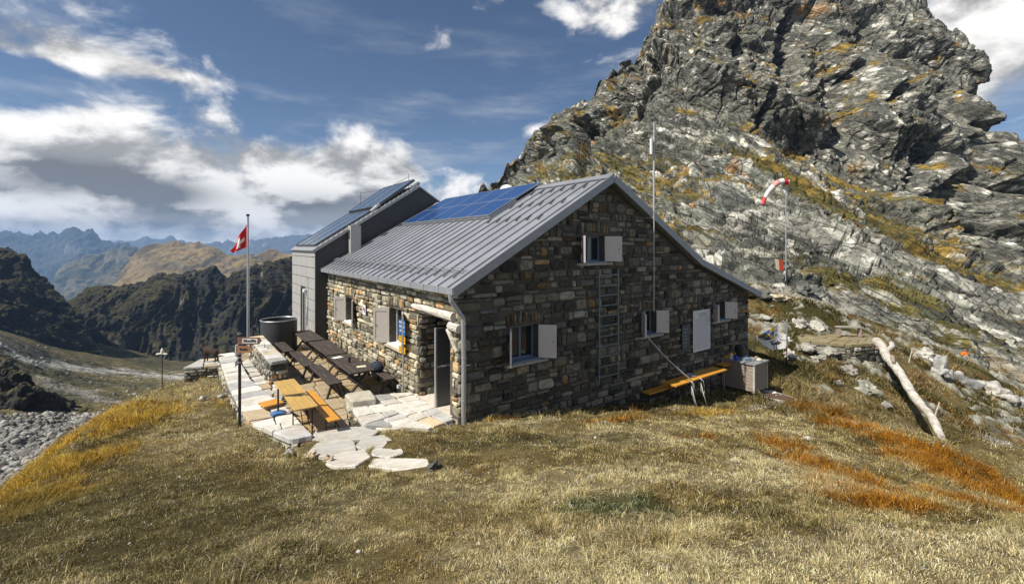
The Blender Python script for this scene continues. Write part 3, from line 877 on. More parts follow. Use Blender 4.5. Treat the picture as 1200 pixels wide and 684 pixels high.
def ridge_disp(s1, a1, s2, a2, zs, seed, s3=0., a3=0., flute=0., fw=14.):
    def f(p, T, PX):
        q = p * np.array([1., 1., zs]); w = np.stack([fbm(p / s1 * .5, 2, seed + 7), fbm(p / s1 * .5, 2, seed + 8), fbm(p / s1 * .5, 2, seed + 9)], -1) * s1 * .35
        a, r1 = crags((q + w) / s1, seed); b, r2 = crags((q + w) / s2, seed + 1)
        h = a * a1 + b * a2
        if s3:
            c_, r3 = crags((q + w) / s3, seed + 2); h = h + c_ * a3 + a3 * .8 * fbm(p / s3, 3, seed + 31)
        if flute:                                       # gullies that run down the face between sharp ribs
            x = np.stack([p[:, 0] + .25 * p[:, 2] + 1.5 * w[:, 0] + 5 * vnoise(p / 30., seed + 24), p[:, 1] * .3, p[:, 2] * .07], -1) / fw
            r = 1 - np.abs(vnoise(x, seed + 20)) * 1.6; r2_ = 1 - np.abs(vnoise(x * 2.6, seed + 21)) * 1.6
            r3_ = 1 - np.abs(vnoise(x * 6.1, seed + 22)) * 1.6; h = h + flute * (r + .5 * r2_ + .2 * r3_ - 1.15) * (1 - .75 * sstep(1.5, 2., T)) * (.45 + .9 * sstep(-.4, .5, vnoise(p / 60., seed + 23))); r2 = np.clip(.25 * r + r2_ * .45 + .3 * r3_, 0, 1) * .85 + .15 * r2
        return h * sstep(0, .3, T), (r1, r2)
    return f


def ridge_col(base, alt, pale, seed, sc_, grass=None, gmin=.6):
    def f(p, T, PX, nn, ex):
        r1, r2 = ex; n_a = fbm(p / sc_, 4, seed); n_b = fbm(p / sc_ * 4, 4, seed + 3)
        c = np.tile(np.array(base, float), (len(p), 1))
        c = mixc(c, alt, sstep(-.3, .5, n_a + .4 * n_b)); c = mixc(c, pale, sstep(.72, 1., r2 * .8 + .3 * n_b) * .8)
        if grass is not None:
            c = mixc(c, grass, sstep(gmin - .12, gmin + .12, nn[:, 2] + .18 * n_b))
        return np.clip(c, .005, .7)
    return f


BK = [(20, 12), (80, 80), (160, 140)]
relief('mountain', np.arange(40, 430, .9), [[(40, 440, 262), (110, 432, 300), (200, 446, 330), (430, 446, 330)], [(40, 418, 300), (85, 385, 325), (150, 385, 345), (250, 380, 350), (430, 372, 350)],
       [(40, 415, 320), (65, 365, 350), (75, 354, 365), (85, 346, 370), (100, 336, 372), (115, 330, 374), (140, 331, 376), (160, 327, 378), (180, 319, 380), (215, 316, 380), (250, 313, 380), (262, 323, 380), (275, 319, 380), (300, 309, 380), (340, 297, 375), (430, 284, 370)]],
       [70, 130], ridge_disp(18, 3.5, 7., 1.8, .35, 501, 2.2, .9, 8., 12.), ridge_col((.032, .034, .035), (.042, .040, .030), (.30, .295, .27), 511, 40, (.055, .05, .022), .70), M_FARROCK, BK, 2)  # face's shade painted into the dark rock colour, rib crests paler
relief('mountain', np.concatenate([np.arange(-900, -200, 6.), np.arange(-200, 120, .9)]), [[(-200, 440, 190), (0, 396, 215), (60, 412, 245), (120, 412, 275)], [(-200, 340, 240), (0, 340, 250), (60, 372, 262), (105, 400, 276), (120, 412, 279)],
       [(-200, 230, 300), (-60, 262, 295), (0, 285, 290), (15, 289, 290), (30, 298, 290), (45, 316, 290), (60, 331, 289), (75, 346, 288), (90, 363, 286), (103, 387, 284), (112, 406, 283), (120, 414, 282)]],
       [70, 120], ridge_disp(14, 2.2, 5., 1.3, .6, 531, 2., .6, 3., 16.), ridge_col((.022, .024, .023), (.034, .034, .026), (.09, .09, .08), 541, 35, (.05, .045, .02), .8), M_FARROCK, BK, 2)  # slope's shade painted into its near-black rock colour
# rocky knoll on the near valley side
relief('hill', np.arange(-120, 100, .9), [[(-120, 560, 60), (0, 540, 63), (60, 530, 67), (100, 526, 70)], [(-120, 450, 66), (0, 446, 69), (30, 455, 70), (70, 470, 73), (100, 478, 74)], [(-120, 385, 74), (-40, 400, 74), (0, 416, 74), (20, 425, 74), (45, 440, 74), (70, 456, 75), (90, 470, 75), (100, 480, 75)]],
       [40, 60], ridge_disp(6, 1.6, 2.4, .8, .7, 561, .9, .25), ridge_col((.04, .04, .036), (.07, .068, .055), (.20, .195, .17), 571, 10, (.10, .085, .03), .8), M_ROCK, [(8, 5), (30, 25)], 2)
# brown pastures and blue ranges beyond
relief('hills', np.arange(90, 460, 1.1), [[(90, 420, 1250), (460, 420, 1250)], [(90, 380, 1450), (130, 345, 1500), (200, 330, 1520), (300, 330, 1500), (460, 330, 1500)], [(90, 380, 1600), (115, 352, 1650), (131, 326, 1650), (142, 308, 1650), (153, 295, 1650), (168, 284, 1650), (180, 279, 1650), (195, 279, 1650), (210, 277, 1650), (235, 281, 1650), (250, 284, 1650), (262, 290, 1650), (290, 297, 1650), (315, 296, 1650), (360, 300, 1650), (460, 310, 1650)]],
       [30, 90], ridge_disp(200, 34., 60., 9., .7, 601, 18., 2.), ridge_col((.10, .075, .035), (.20, .145, .065), (.26, .21, .12), 611, 250, (.21, .15, .06), .7), M_FARROCK, [(150, 60), (500, 300)], 3)
relief('hills', np.arange(30, 300, 1.1), [[(30, 420, 1900), (300, 420, 1900)], [(30, 375, 2100), (70, 345, 2150), (110, 330, 2200), (300, 330, 2200)], [(30, 375, 2300), (50, 350, 2350), (59, 334, 2350), (66, 322, 2350), (72, 315, 2350), (82, 308, 2350), (94, 303, 2350), (110, 297, 2350), (125, 291, 2350), (145, 286, 2350), (170, 290, 2350), (300, 300, 2350)]],
       [30, 80], ridge_disp(240, 50., 70., 14., .6, 631, 24., 4.), ridge_col((.055, .06, .045), (.085, .085, .05), (.2, .18, .13), 641, 300, (.13, .11, .06), .72), M_FARROCK, [(150, 60), (500, 300)], 3)
relief('mountains', np.concatenate([np.arange(-900, -160, 6.), np.arange(-160, 300, 1.1)]), [[(-160, 400, 2900), (300, 400, 2900)], [(-160, 330, 3300), (300, 335, 3300)], [(-160, 258, 3700), (-60, 262, 3700), (0, 267, 3700), (30, 268, 3700), (60, 265, 3700), (75, 264, 3700), (84, 266, 3700), (97, 272, 3700), (104, 269, 3700), (110, 270, 3700), (120, 274, 3700), (135, 276, 3700), (150, 281, 3700), (165, 286, 3700), (200, 300, 3700), (300, 330, 3700)]],
       [20, 90], ridge_disp(330, 95., 110., 34., .45, 661, 36., 11.), ridge_col((.05, .055, .05), (.075, .08, .07), (.20, .2, .19), 671, 500), M_FARROCK, [(300, 160), (900, 500)], 2)
relief('mountains', np.arange(110, 640, 1.3), [[(110, 360, 5200), (640, 360, 5200)], [(110, 280, 6000), (140, 281, 6000), (152, 279, 6000), (160, 277, 6000), (170, 272, 6000), (178, 276, 6000), (190, 277, 6000), (203, 275, 6000), (225, 281, 6000), (262, 280, 6000), (290, 279, 6000), (305, 276, 6000), (325, 274, 6000), (345, 271, 6000), (362, 271, 6000), (385, 275, 6000), (420, 276, 6000), (470, 272, 6000), (540, 278, 6000), (640, 285, 6000)]],
       [50], ridge_disp(420, 70., 130., 30., .45, 691, 45., 12.), ridge_col((.07, .075, .07), (.09, .095, .09), (.35, .35, .35), 701, 700), M_FARROCK, [(300, 160), (900, 500)], 1)

# air
hz = MB(); hz.span((-8000, -40, -900), (8000, 7400, 232)); hz = hz.build('haze'); tag(hz, kind='stuff')
hm = bpy.data.materials.new('thin_air'); hm.use_nodes = True
hn = hm.node_tree; hn.nodes.remove(hn.nodes['Principled BSDF'])
pv_ = hn.nodes.new('ShaderNodeVolumePrincipled'); pv_.inputs['Color'].default_value = (.36, .60, 1., 1); pv_.inputs['Density'].default_value = 1.25e-4; pv_.inputs['Anisotropy'].default_value = .2
hn.links.new(pv_.outputs[0], hn.nodes['Material Output'].inputs['Volume'])
hz.data.materials.append(hm)

# ================================================================== BUILDING HELPERS
def stone_col(rng, warm=.18):
    k = rng.random()
    b = .07 + .25 * rng.random() ** 1.5
    if k < warm * .4: return (b * 1.3, b * .85, b * .45)
    if k < warm: return (b * 1.15, b * 1.0, b * .72)
    if k < warm + .16: return (b * .55, b * .55, b * .5)
    if k < warm + .24: return (b * 1.3, b * 1.26, b * 1.08)
    return (b, b * .95, b * .76)


def courses(mb, T, s0, s1, zlow, H, holes, rng, hmin=.08, hmax=.33, wmin=.13, wmax=.75, p=(.015, .075), warm=.18):
    """random coursed rubble between s0 and s1, from zlow(s) up to H(s), cut round the holes"""
    z = min(zlow(s0), zlow(s1)); zmax = max(H(s) for s in np.linspace(s0, s1, 60))
    while z < zmax:
        h = rng.uniform(hmin, hmax); s = s0 + rng.uniform(-.2, 0)
        while s < s1:
            w = rng.uniform(wmin, wmax) * (1.25 if h < .16 else .85)
            a, b = max(s, s0), min(s + w, s1)
            if s1 - b < .1: b = s1
            parts = [(a, b, z, z + h)]
            if h > .2 and rng.random() < .38:
                m = z + h * rng.uniform(.4, .6); parts = [(a, b, z, m), (a, b, m, z + h)]
            elif w > .3 and rng.random() < .12:
                m = a + (b - a) * rng.uniform(.35, .65); parts = [(a, m, z, z + h), (m, b, z, z + h)]
            for (q0, q1, y0, y1) in parts:
                y1c = min(y1, H(q0), H(q1), H((q0 + q1) / 2))
                if y1c < zlow((q0 + q1) / 2) - .1: continue
                cand = [(q0, q1, y0, y1c)]
                for (h0, h1, k0, k1) in holes:
                    nx = []
                    for (c0, c1, d0, d1) in cand:
                        if c1 <= h0 or c0 >= h1 or d1 <= k0 + .02 or d0 >= k1 - .02: nx.append((c0, c1, d0, d1)); continue
                        if d0 < k0 - .05 : nx.append((c0, c1, d0, k0)); continue
                        if d1 > k1 + .05: nx.append((c0, c1, k1, d1)); continue
                        if h0 - c0 > .05: nx.append((c0, h0, d0, d1))
                        if c1 - h1 > .05: nx.append((h1, c1, d0, d1))
                    cand = nx
                for (c0, c1, d0, d1) in cand:
                    if c1 - c0 < .05 or d1 - d0 < .035: continue
                    g = rng.uniform(.006, .014); dz0, dz1 = rng.uniform(-.02, .02), rng.uniform(-.02, .02)
                    mb.stone(T, c0 + g, c1 - g, d0 + g * .8 + dz0, d1 - g * .8 + dz1, rng.uniform(*p), stone_col(rng, warm))
            s = b if b < s1 else s1 + 1
        z += h


def soldier(mb, T, s0, s1, z, rng, h=.32, rise=.09, warm=.5):
    """relieving arch of upright stones over an opening"""
    s = s0
    while s < s1 - .04:
        w = rng.uniform(.08, .14); e = min(s + w, s1); c = ((s + e) / 2 - (s0 + s1) / 2) / ((s1 - s0) / 2)
        zz = z + rise * (1 - c * c)
        mb.stone(T, s + .006, e - .006, zz, zz + h * rng.uniform(.85, 1.05), rng.uniform(.03, .06), stone_col(rng, warm))
        s = e


def backing(mb, F, s0, s1, zlow, H, holes, breaks, t0, t1):
    """wall core with real openings: vertical strips between all the edges"""
    xs = sorted({s0, s1, *[h[0] for h in holes], *[h[1] for h in holes], *breaks}); xs = [x for x in xs if s0 <= x <= s1]
    for a, b in zip(xs[:-1], xs[1:]):
        cuts = sorted([(h[2], h[3]) for h in holes if h[0] <= a + 1e-6 and h[1] >= b - 1e-6])
        z = zlow
        for k0, k1 in cuts + [(None, None)]:
            if k0 is None: top = (H(a), H(b))
            else: top = (k0, k0)
            if min(top) > z:
                vs = []
                for t in (t0, t1):
                    vs += [F(a, t, z), F(b, t, z), F(b, t, top[1]), F(a, t, top[0])]
                mb.add(vs, [(0, 1, 2, 3), (7, 6, 5, 4), (0, 4, 5, 1), (1, 5, 6, 2), (2, 6, 7, 3), (3, 7, 4, 0)])
            if k1 is not None: z = k1


def clip_half(poly, px, py, nx, ny):
    out = []; n = len(poly)
    for i in range(n):
        a, b = poly[i], poly[(i + 1) % n]
        da = (a[0] - px) * nx + (a[1] - py) * ny; db = (b[0] - px) * nx + (b[1] - py) * ny
        if da <= 0: out.append(a)
        if (da < 0 < db) or (db < 0 < da):
            t = da / (da - db); out.append((a[0] + (b[0] - a[0]) * t, a[1] + (b[1] - a[1]) * t))
    return out


def flags(poly, size, rng, gap=.02, stretch=1.):
    """random paving: a polygon split again and again by slightly skewed cuts"""
    def area(c): return abs(sum(c[k][0] * c[(k + 1) % len(c)][1] - c[(k + 1) % len(c)][0] * c[k][1] for k in range(len(c)))) / 2
    res = []; todo = [(list(poly), 0)]
    ax = math.atan2(U[1], U[0])
    while todo:
        c, dep = todo.pop()
        if len(c) < 3: continue
        ar = area(c)
        if ar < .012: continue
        if ar < size * size * rng.uniform(.45, 1.25) or dep > 14:
            res.append(worn(c, gap, rng)); continue
        best = None
        for k in (0, 1):
            t = ax + k * math.pi / 2; pr = [p[0] * math.cos(t) + p[1] * math.sin(t) for p in c]
            L = (max(pr) - min(pr)) * (1 if k else stretch)
            if best is None or L > best[0]: best = (L, t, min(pr), max(pr))
        _, t, lo, hi = best; m = lo + (hi - lo) * rng.uniform(.36, .64); t2 = t + rng.uniform(-.2, .2)
        cx = sum(p[0] for p in c) / len(c); cy = sum(p[1] for p in c) / len(c); dd = m - (cx * math.cos(t) + cy * math.sin(t))
        px, py = cx + dd * math.cos(t), cy + dd * math.sin(t); nx, ny = math.cos(t2), math.sin(t2)
        todo.append((clip_half(c, px, py, nx, ny), dep + 1)); todo.append((clip_half(c, px, py, -nx, -ny), dep + 1))
    return res


def worn(c, gap, rng, rough=.02):
    cx = sum(p[0] for p in c) / len(c); cy = sum(p[1] for p in c) / len(c); o = []
    n = len(c)
    for k in range(n):
        a, b = c[k], c[(k + 1) % n]; L = math.hypot(b[0] - a[0], b[1] - a[1])
        if L < .03: continue
        for t in (.08, .36, .64, .92):
            x, y = a[0] + (b[0] - a[0]) * t, a[1] + (b[1] - a[1]) * t
            d = math.hypot(x - cx, y - cy) + 1e-6; g = gap + rng.uniform(0, rough)
            o.append((x + (cx - x) * g / d, y + (cy - y) * g / d))
    return o


def slab_col(rng, hi=.62):
    k = rng.random(); b = rng.uniform(.42, hi)
    if k < .16: return (b * .95, b * .76, b * .50)
    if k < .32: return (b * .72, b * .72, b * .70)
    return (b, b * .96, b * .87)


def pave(mb, poly, size, z0, z1, rng, hi=.62, gap=.02, stretch=1., lo=0.):
    for c in flags(poly, size, rng, gap, stretch):
        mb.col(slab_col(rng, hi)); mb.prism(c, z0, z1 + rng.uniform(-.008, .012) + lo, bev=.012, jit=.012)


def face_stones(mb, a, b, z0, z1, rng, **k):
    """rubble face on the vertical plane through a, b (outside on the right of a -> b)"""
    L = math.hypot(b[0] - a[0], b[1] - a[1]); d = ((b[0] - a[0]) / L, (b[1] - a[1]) / L); n = (d[1], -d[0])
    T = lambda s, o, z: (a[0] + d[0] * s + n[0] * o, a[1] + d[1] * s + n[1] * o, z)
    courses(mb, T, 0, L, lambda s: z0, lambda s: z1, [], rng, **k)


# ================================================================== THE HUT
rng = random.Random(21)
hut = thing('stone_hut', 'large rubble stone mountain hut under a grey standing seam metal roof', 'hut', (O[0], O[1], 0), HUT_ROT)
E0, RU, RZ, BU, BZ, EU, EZ = (-.3, 3.12), 5.15, 6.2, 10., 3.57, 14.6, 2.09
VE0, VE1 = -.27, 13.6
_ru = [E0[0], RU, BU, EU]; _rz = [E0[1], RZ, BZ, EZ]
roof_z = lambda u: float(np.interp(u, _ru, _rz))
HG = lambda s: roof_z(s) - .19
zlowG = lambda s: -.35 - .145 * s
G_T = lambda s, o, z: (s, -o, z)
L_T = lambda s, o, z: (-o, s, z)
GW = [(1.5, 2.42, 1.12, 2.02), (4.05, 5.03, 3.62, 4.40), (6.83, 7.6, 1.18, 1.95), (11.2, 12.07, 1.22, 1.9)]
LW = [(7.75, 8.68, 1.2, 2.12), (3.24, 4.24, 1.1, 2.2)]
NICHE = (.3, 2.17, -.3, 2.28)
b = MB(); backing(b, lambda s, t, z: (s, t, z), .012, 14.0, -2.4, HG, GW, [RU, BU], .012, .45)
gwall = b.build('wall', M_MORTAR, hut)
b = MB()
holes = [(h[0], h[1], h[2] - .10, h[3]) for h in GW] + [(h[0] - .16, h[1] + .16, h[3], h[3] + .40) for h in GW[:3]]
zq, kq = -.4, 0
while zq < 2.55:
    hq = rng.uniform(.2, .34); wq = (.34, .62)[kq % 2] * rng.uniform(.9, 1.15)
    b.stone(G_T, -.035, wq - .01, zq + .008, zq + hq - .008, rng.uniform(.04, .07), tuple(c * 1.15 for c in stone_col(rng, .1))); holes.append((-.2, wq, zq, zq + hq)); zq += hq; kq += 1
courses(b, G_T, -.03, 14.0, zlowG, HG, holes, rng, warm=.09)
for h in GW[:3]: soldier(b, G_T, h[0] - .15, h[1] + .15, h[3] + .01, rng)
b.c = [(c[0] * .86, c[1] * .84, c[2] * .80) for c in b.c]  # gable's shade painted in: its stones darkened
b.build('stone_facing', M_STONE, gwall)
HL = lambda s: 2.95
b = MB(); backing(b, lambda s, t, z: (t, s, z), .45, 12.9, -.7, HL, LW + [(.45, NICHE[1], NICHE[2], NICHE[3])], [], .012, .45)
b.span((.012, .45, 2.28), (.44, .46, 2.94))
# pier beside the porch, inner sides of the porch
b.span((.012, .46, -.7), (.44, .452, .0))
lwall = b.build('wall', M_MORTAR, hut)
b = MB()
holes = [(h[0], h[1], h[2] - .10, h[3]) for h in LW] + [(h[0] - .16, h[1] + .16, h[3], h[3] + .36) for h in LW] + [NICHE]
courses(b, L_T, 0., 12.6, lambda s: -.3, HL, holes, rng, warm=.26)
for h in LW: soldier(b, L_T, h[0] - .15, h[1] + .15, h[3] + .01, rng, rise=.07)
# side of the porch that faces the gable
b.c = [(c[0] * 1.75 + .055, c[1] * 1.70 + .047, c[2] * 1.55 + .030) for c in b.c]  # sunlight painted in: the same stone made paler and warmer here
courses(b, lambda s, o, z: (s, NICHE[1] - o, z), .0, 1.05, lambda s: -.1, lambda s: 2.28, [], rng, warm=.5, wmin=.25, wmax=.7)
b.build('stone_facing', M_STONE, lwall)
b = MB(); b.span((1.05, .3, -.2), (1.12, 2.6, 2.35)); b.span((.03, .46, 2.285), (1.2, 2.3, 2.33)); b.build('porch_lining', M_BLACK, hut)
b = MB(); b.col((.62, .57, .48)); b.span((-.06, .32, -.12), (1.04, 2.14, .012)); b.build('threshold', M_SLAB, hut)
b = MB(); b.span((1.0, .42, 1.75), (1.045, 1.3, 2.2)); b.build('inner_door_head', M_ORW, hut)
# open door leaf and its bright edge
dr = MB(); dr.span((-.02, 1.08, .03), (.86, 1.13, 2.0)); dr = dr.build('door', M_DARKTRIM, hut)
b = MB(); b.span((-.06, 1.07, .03), (-.018, 1.14, 2.02)); b.span((-.02, 1.075, 1.0), (.86, 1.079, 1.06)); b.build('door_edge', M_STEEL, dr)
b = MB(); b.tube([(.1, 1.06, 1.05), (.1, 1.02, 1.05), (.2, 1.02, 1.05)], .011, 6); b.build('handle', M_STEEL, dr)
# log lintel and brackets at the porch
b = MB(); b.tube([(-.05, 2.42, 2.44), (-.06, 1.6, 2.45), (-.05, .9, 2.42), (-.06, .12, 2.42)], [.075, .09, .095, .11], 10)
b.build('log_lintel', M_LOG, hut, smooth=False)
b = MB(); b.tube([(-.08, .30, 2.2), (-.02, -.05, 2.16)], [.10, .11], 9); b.tube([(-.10, .36, 2.12), (-.03, .06, 1.62)], [.06, .05], 8); b.build('bracket', M_LOG, hut)


def window(parent, axis, h, flip, frame_m, shut_m, recess=.2, swing=(.70, .71), edge=True, panelled=True, blue_sill=False, stone=True, pane_only=False):
    F = (lambda s, o, z: (s, -o, z)) if axis == 'g' else (lambda s, o, z: (-o, s, z))
    s0, s1, z0, z1 = h
    def sp(mb, a, c): mb.span(F(*a), F(*c))
    f = MB(); t = .06
    sp(f, (s0, -recess - .06, z0), (s0 + t, -recess, z1)); sp(f, (s1 - t, -recess - .06, z0), (s1, -recess, z1))
    sp(f, (s0 + t, -recess - .06, z0), (s1 - t, -recess, z0 + t)); sp(f, (s0 + t, -recess - .06, z1 - t), (s1 - t, -recess, z1))
    m = (s0 + s1) / 2; sp(f, (m - .03, -recess - .055, z0 + t), (m + .03, -recess - .004, z1 - t))
    w = f.build('window', frame_m, parent)
    g = MB(); sp(g, (s0 + t, -recess - .05, z0 + t), (m - .03, -recess - .03, z1 - t)); sp(g, (m + .03, -recess - .05, z0 + t), (s1 - t, -recess - .03, z1 - t))
    g.build('pane', M_GLASS, w)
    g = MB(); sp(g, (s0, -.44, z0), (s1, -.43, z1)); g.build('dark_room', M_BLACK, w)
    # shutters: one swung half open towards the viewer's side, one seen edge on
    hl, hr = (s0, s1) if not flip else (s1, s0); sg = 1 if not flip else -1
    hgt = z1 - z0 - .03; zc = (z0 + z1) / 2; wd_ = (s1 - s0) / 2 + .02
    def shutter(hinge, ds, do):
        p0 = (hinge, .02); p1 = (hinge + ds * wd_, .02 + do * wd_)
        q = MB(); n = (-do, ds)
        a_, c_ = F(p0[0], p0[1], zc), F(p1[0], p1[1], zc)
        q.bar(a_, c_, .022, hgt)
        for off in (.018, -.018):
            for (u0, u1, k0, k1) in ((0, .14, 0, 1), (.86, 1, 0, 1), (.14, .86, 0, .1), (.14, .86, .9, 1)):
                uu = (u0 + u1) / 2; zz = z0 + .015 + (k0 + k1) / 2 * hgt
                x0 = (p0[0] + (p1[0] - p0[0]) * u0 + n[0] * off, p0[1] + (p1[1] - p0[1]) * u0 + n[1] * off)
                x1 = (p0[0] + (p1[0] - p0[0]) * u1 + n[0] * off, p0[1] + (p1[1] - p0[1]) * u1 + n[1] * off)
                q.bar(F(x0[0], x0[1], zz), F(x1[0], x1[1], zz), .014, (k1 - k0) * hgt)
        o = q.build('shutter', shut_m, w)
        k = MB(); mid = ((p0[0] + p1[0]) / 2 + (p1[0] - p0[0]) * .32, (p0[1] + p1[1]) / 2 + (p1[1] - p0[1]) * .32)
        k.tube([F(mid[0] - n[0] * .05, mid[1] - n[1] * .05, zc), F(mid[0] + n[0] * .05, mid[1] + n[1] * .05, zc)], .014, 6)
        k.build('shutter_catch', M_IRON, w)
    if axis == 'g':
        shutter(s1, swing[0], swing[1]); shutter(s0, -.60, .80)
    else:
        shutter(s1, swing[0], swing[1]); shutter(s0, -.92, .39)
    q = MB(); q.col((.34, .33, .29) if axis == 'g' else (.50, .42, .30)); sp(q, (s0 - .2, -.05, z0 - .09), (s1 + .25, .13, z0 - .022))
    q.build('stone_sill', M_SLAB, w)
    q = MB(); sp(q, (s0 + .004, -recess, z0 - .02), (s1 - .004, .10, z0 + .02)); q.build('inner_sill', M_BLUEF if axis == 'g' else M_WHITE, w)
    return w


for h in GW: window(hut, 'g', h, False, M_BLUEF, M_SHUT)
for h in LW: window(hut, 'l', h, True, M_WHITE, M_SHUTT)

# roof
prof = [(u, roof_z(u)) for u in _ru]
b = MB(); n = len(prof)
vs = []
for v in (VE0, VE1):
    vs += [(u, v, z) for u, z in prof] + [(u, v, z - .13) for u, z in reversed(prof)]
k = 2 * n
fs = [tuple(range(k))[::-1], tuple(range(k, 2 * k))] + [(i, (i + 1) % k, k + (i + 1) % k, k + i) for i in range(k)]
b.add(vs, fs); roof = b.build('roof', M_ROOF, hut)
b = MB(); v = VE0 + .28
while v < VE1 - .1:
    for i in range(3):
        (u0, z0), (u1, z1) = prof[i], prof[i + 1]
        b.bar((u0, v, z0 + .02), (u1, v, z1 + .02), .028, .05)
    v += .5
b.build('standing_seams', M_ROOF, roof)
b = MB()   # verge and ridge flashings
for v in (VE0 - .012,):
    for i in range(3):
        (u0, z0), (u1, z1) = prof[i], prof[i + 1]
        b.bar((u0, v, z0 - .075), (u1, v, z1 - .075), .03, .22)
b.build('verge_board', M_TRIM, roof)
b = MB(); b.bar((RU - .12, VE0 + .01, RZ - .02), (RU - .12, VE1, RZ - .02), .3, .03, up=(-.52, 0, .85)); b.bar((RU + .12, VE0 + .01, RZ - .02), (RU + .12, VE1, RZ - .02), .3, .03, up=(.48, 0, .87)); b.build('ridge_cap', M_ROOF, roof)
b = MB(); b.bar((-.31, VE0 + .02, 3.06), (-.31, 11.2, 3.06), .03, .15)
for q in np.arange(.4, 11, .8): b.bar((-.329, q, 3.06), (-.329, q + .025, 3.06), .012, .15)
b.build('gutter', M_TRIM, roof)
# snow guards
b = MB(); sl = (RZ - E0[1]) / (RU - E0[0])
for du in (.5, .58):
    b.tube([(E0[0] + du, .2, E0[1] + du * sl + .11), (E0[0] + du, 11.2, E0[1] + du * sl + .11)], .013, 6)
for v in np.arange(.3, 11.2, .5): b.bar((E0[0] + .3, v, E0[1] + .3 * sl + .05), (E0[0] + .62, v, E0[1] + .62 * sl + .10), .02, .06)
b.build('snow_guard', M_TRIM, roof)
b = MB()
for r_, v0, v1, dv in ((2.7, .35, 2.9, .5), (3.6, .35, 2.9, .5), (4.5, .35, 2.9, .5), (2.2, 10.5, 11.2, .25), (3.0, 10.5, 11.2, .25), (3.7, 10.5, 11.2, .25), (4.4, 10.5, 11.2, .25)):
    for v in np.arange(v0, v1, dv):
        b = MB(); b.bar((r_, v, roof_z(r_) + .03), (r_ + .18, v, roof_z(r_ + .18) + .07), .025, .04); b.bar((r_ - .012, v - .09, roof_z(r_) + .06), (r_ - .012, v + .09, roof_z(r_) + .06), .02, .025); b.build('snow_hook', M_DARKTRIM, roof)
# solar array: two rows of four panels lying on the roof
ang = math.atan(sl)
for i in range(2):
    for j in range(5):
        u0 = 2.95 + i * 1.122; v0 = 3.15 + j * 1.42
        q = MB(); q.box((.65, .70, .02), (1.27, 1.37, .03))
        p_ = q.build('solar_panel', M_SOLAR, hut); p_.location = (u0, v0, roof_z(u0) + .13); p_.rotation_euler = (0, -ang, 0)
        q = MB()
        for a_, c_ in (((0, 0, 0), (1.30, .02, .04)), ((0, 1.38, 0), (1.30, 1.40, .04)), ((0, .021, 0), (.02, 1.379, .04)), ((1.28, .021, 0), (1.30, 1.379, .04))): q.span(a_, c_)
        q.span((.0, .0, -.08), (1.30, 1.4, -.02)) if i == 0 else None
        q.build('panel_frame', M_STEEL, p_)
# satellite dome behind the ridge, white
b = MB(); b.lathe([(.02, -.5), (.03, .02), (.30, .04), (.31, .1), (.27, .2), (.17, .29), (.03, .33)], 18, (5.75, 5.95, roof_z(5.75) + .45)); b.build('antenna_dome', M_WHITE, hut, smooth=True)
# gutter spout and downpipe at the corner
b = MB(); b.tube([(-.30, -.12, 3.02), (-.28, -.12, 2.84), (-.05, -.13, 2.52), (.03, -.13, 2.42), (.05, -.13, 1.5), (.05, -.13, -.1)], .058, 10)
for z in (.5, 1.5, 2.3): b.lathe([(.066, -.02), (.066, .02)], 10, (.05, -.13, z))
b.build('downpipe', M_STEEL, hut)
b = MB(); b.tube([(.22, -.05, .0), (.22, -.05, .75)], .012, 6); b.build('earth_rod', M_STEEL, hut)

# ------------------------------------------------------------------ stair annex
AU, AV = -.52, 11.26
ann = thing('annex', 'tall grey clad annex with sloping collector roof at the far end of the hut', 'annex', (*w2(AU, AV), 0), HUT_ROT)
LA = 4.7; pk = (4.75, 7.0)
prf = [(0, 3.92), pk, (7.2, 5.5)]
b = MB(); vs = []
for v in (0, LA): vs += [(0, v, -.9)] + [(u, v, z) for u, z in prf] + [(7.2, v, -.9)]
b.add(vs, [(4, 3, 2, 1, 0), (5, 6, 7, 8, 9)] + [(i, (i + 1) % 5, 5 + (i + 1) % 5, 5 + i) for i in range(5)])
body = b.build('wall', M_CLADD, ann)  # shade painted in: far darker than the grey of the lit face
b = MB(); z = -.6
while z < 3.8:
    t = min(z + .44, 3.86)
    b.span((-.03, .02, z), (-.004, 1.75, t)); b.span((-.03, 2.75, z), (-.004, LA - .02, t))
    if z > 2.0: b.span((-.03, 1.76, z), (-.004, 2.74, t))
    z += .47
b.build('cladding', M_CLAD, ann)
b = MB(); b.span((-.01, 1.8, -.3), (-.002, 2.7, 2.1)); d_ = b.build('door', M_BLACK, ann)
b = MB(); b.span((-.05, 1.74, -.3), (-.012, 1.82, 2.1)); b.span((-.05, 2.2, -.3), (-.012, 2.28, 2.1)); b.span((-.05, 2.68, -.3), (-.012, 2.74, 2.1)); b.build('door_frame', M_CLAD, d_)
b = MB(); b.lathe([(.05, -.08), (.08, -.05), (.08, .06), (.04, .09)], 10, (-.12, 1.55, 2.05)); b.build('wall_lamp', M_WHITE, ann)
asl = (pk[1] - 3.92) / pk[0]; aang = math.atan(asl)
b = MB(); b.bar((-.12, LA / 2, 3.92 - .12 * asl + .03), (pk[0] + .02, LA / 2, pk[1] + .045), LA + .16, .06); b.bar((pk[0], LA / 2, pk[1] + .03), (7.3, LA / 2, 5.5 - .03), LA + .16, .05)
ar = b.build('roof', M_TRIM, ann)
b = MB(); b.bar((-.14, -.1, 3.92 - .14 * asl + .02), (pk[0] + .02, -.1, pk[1] + .03), .03, .12); b.build('verge_board', M_CLAD, ar)
for u in np.arange(.1, 4.6, .22):
    b = MB(); b.bar((u, -.03, 3.98 + u * asl + .03), (u, .32, 3.98 + u * asl + .03), .07, .03); b.build('snow_hook', M_STEEL, ar)


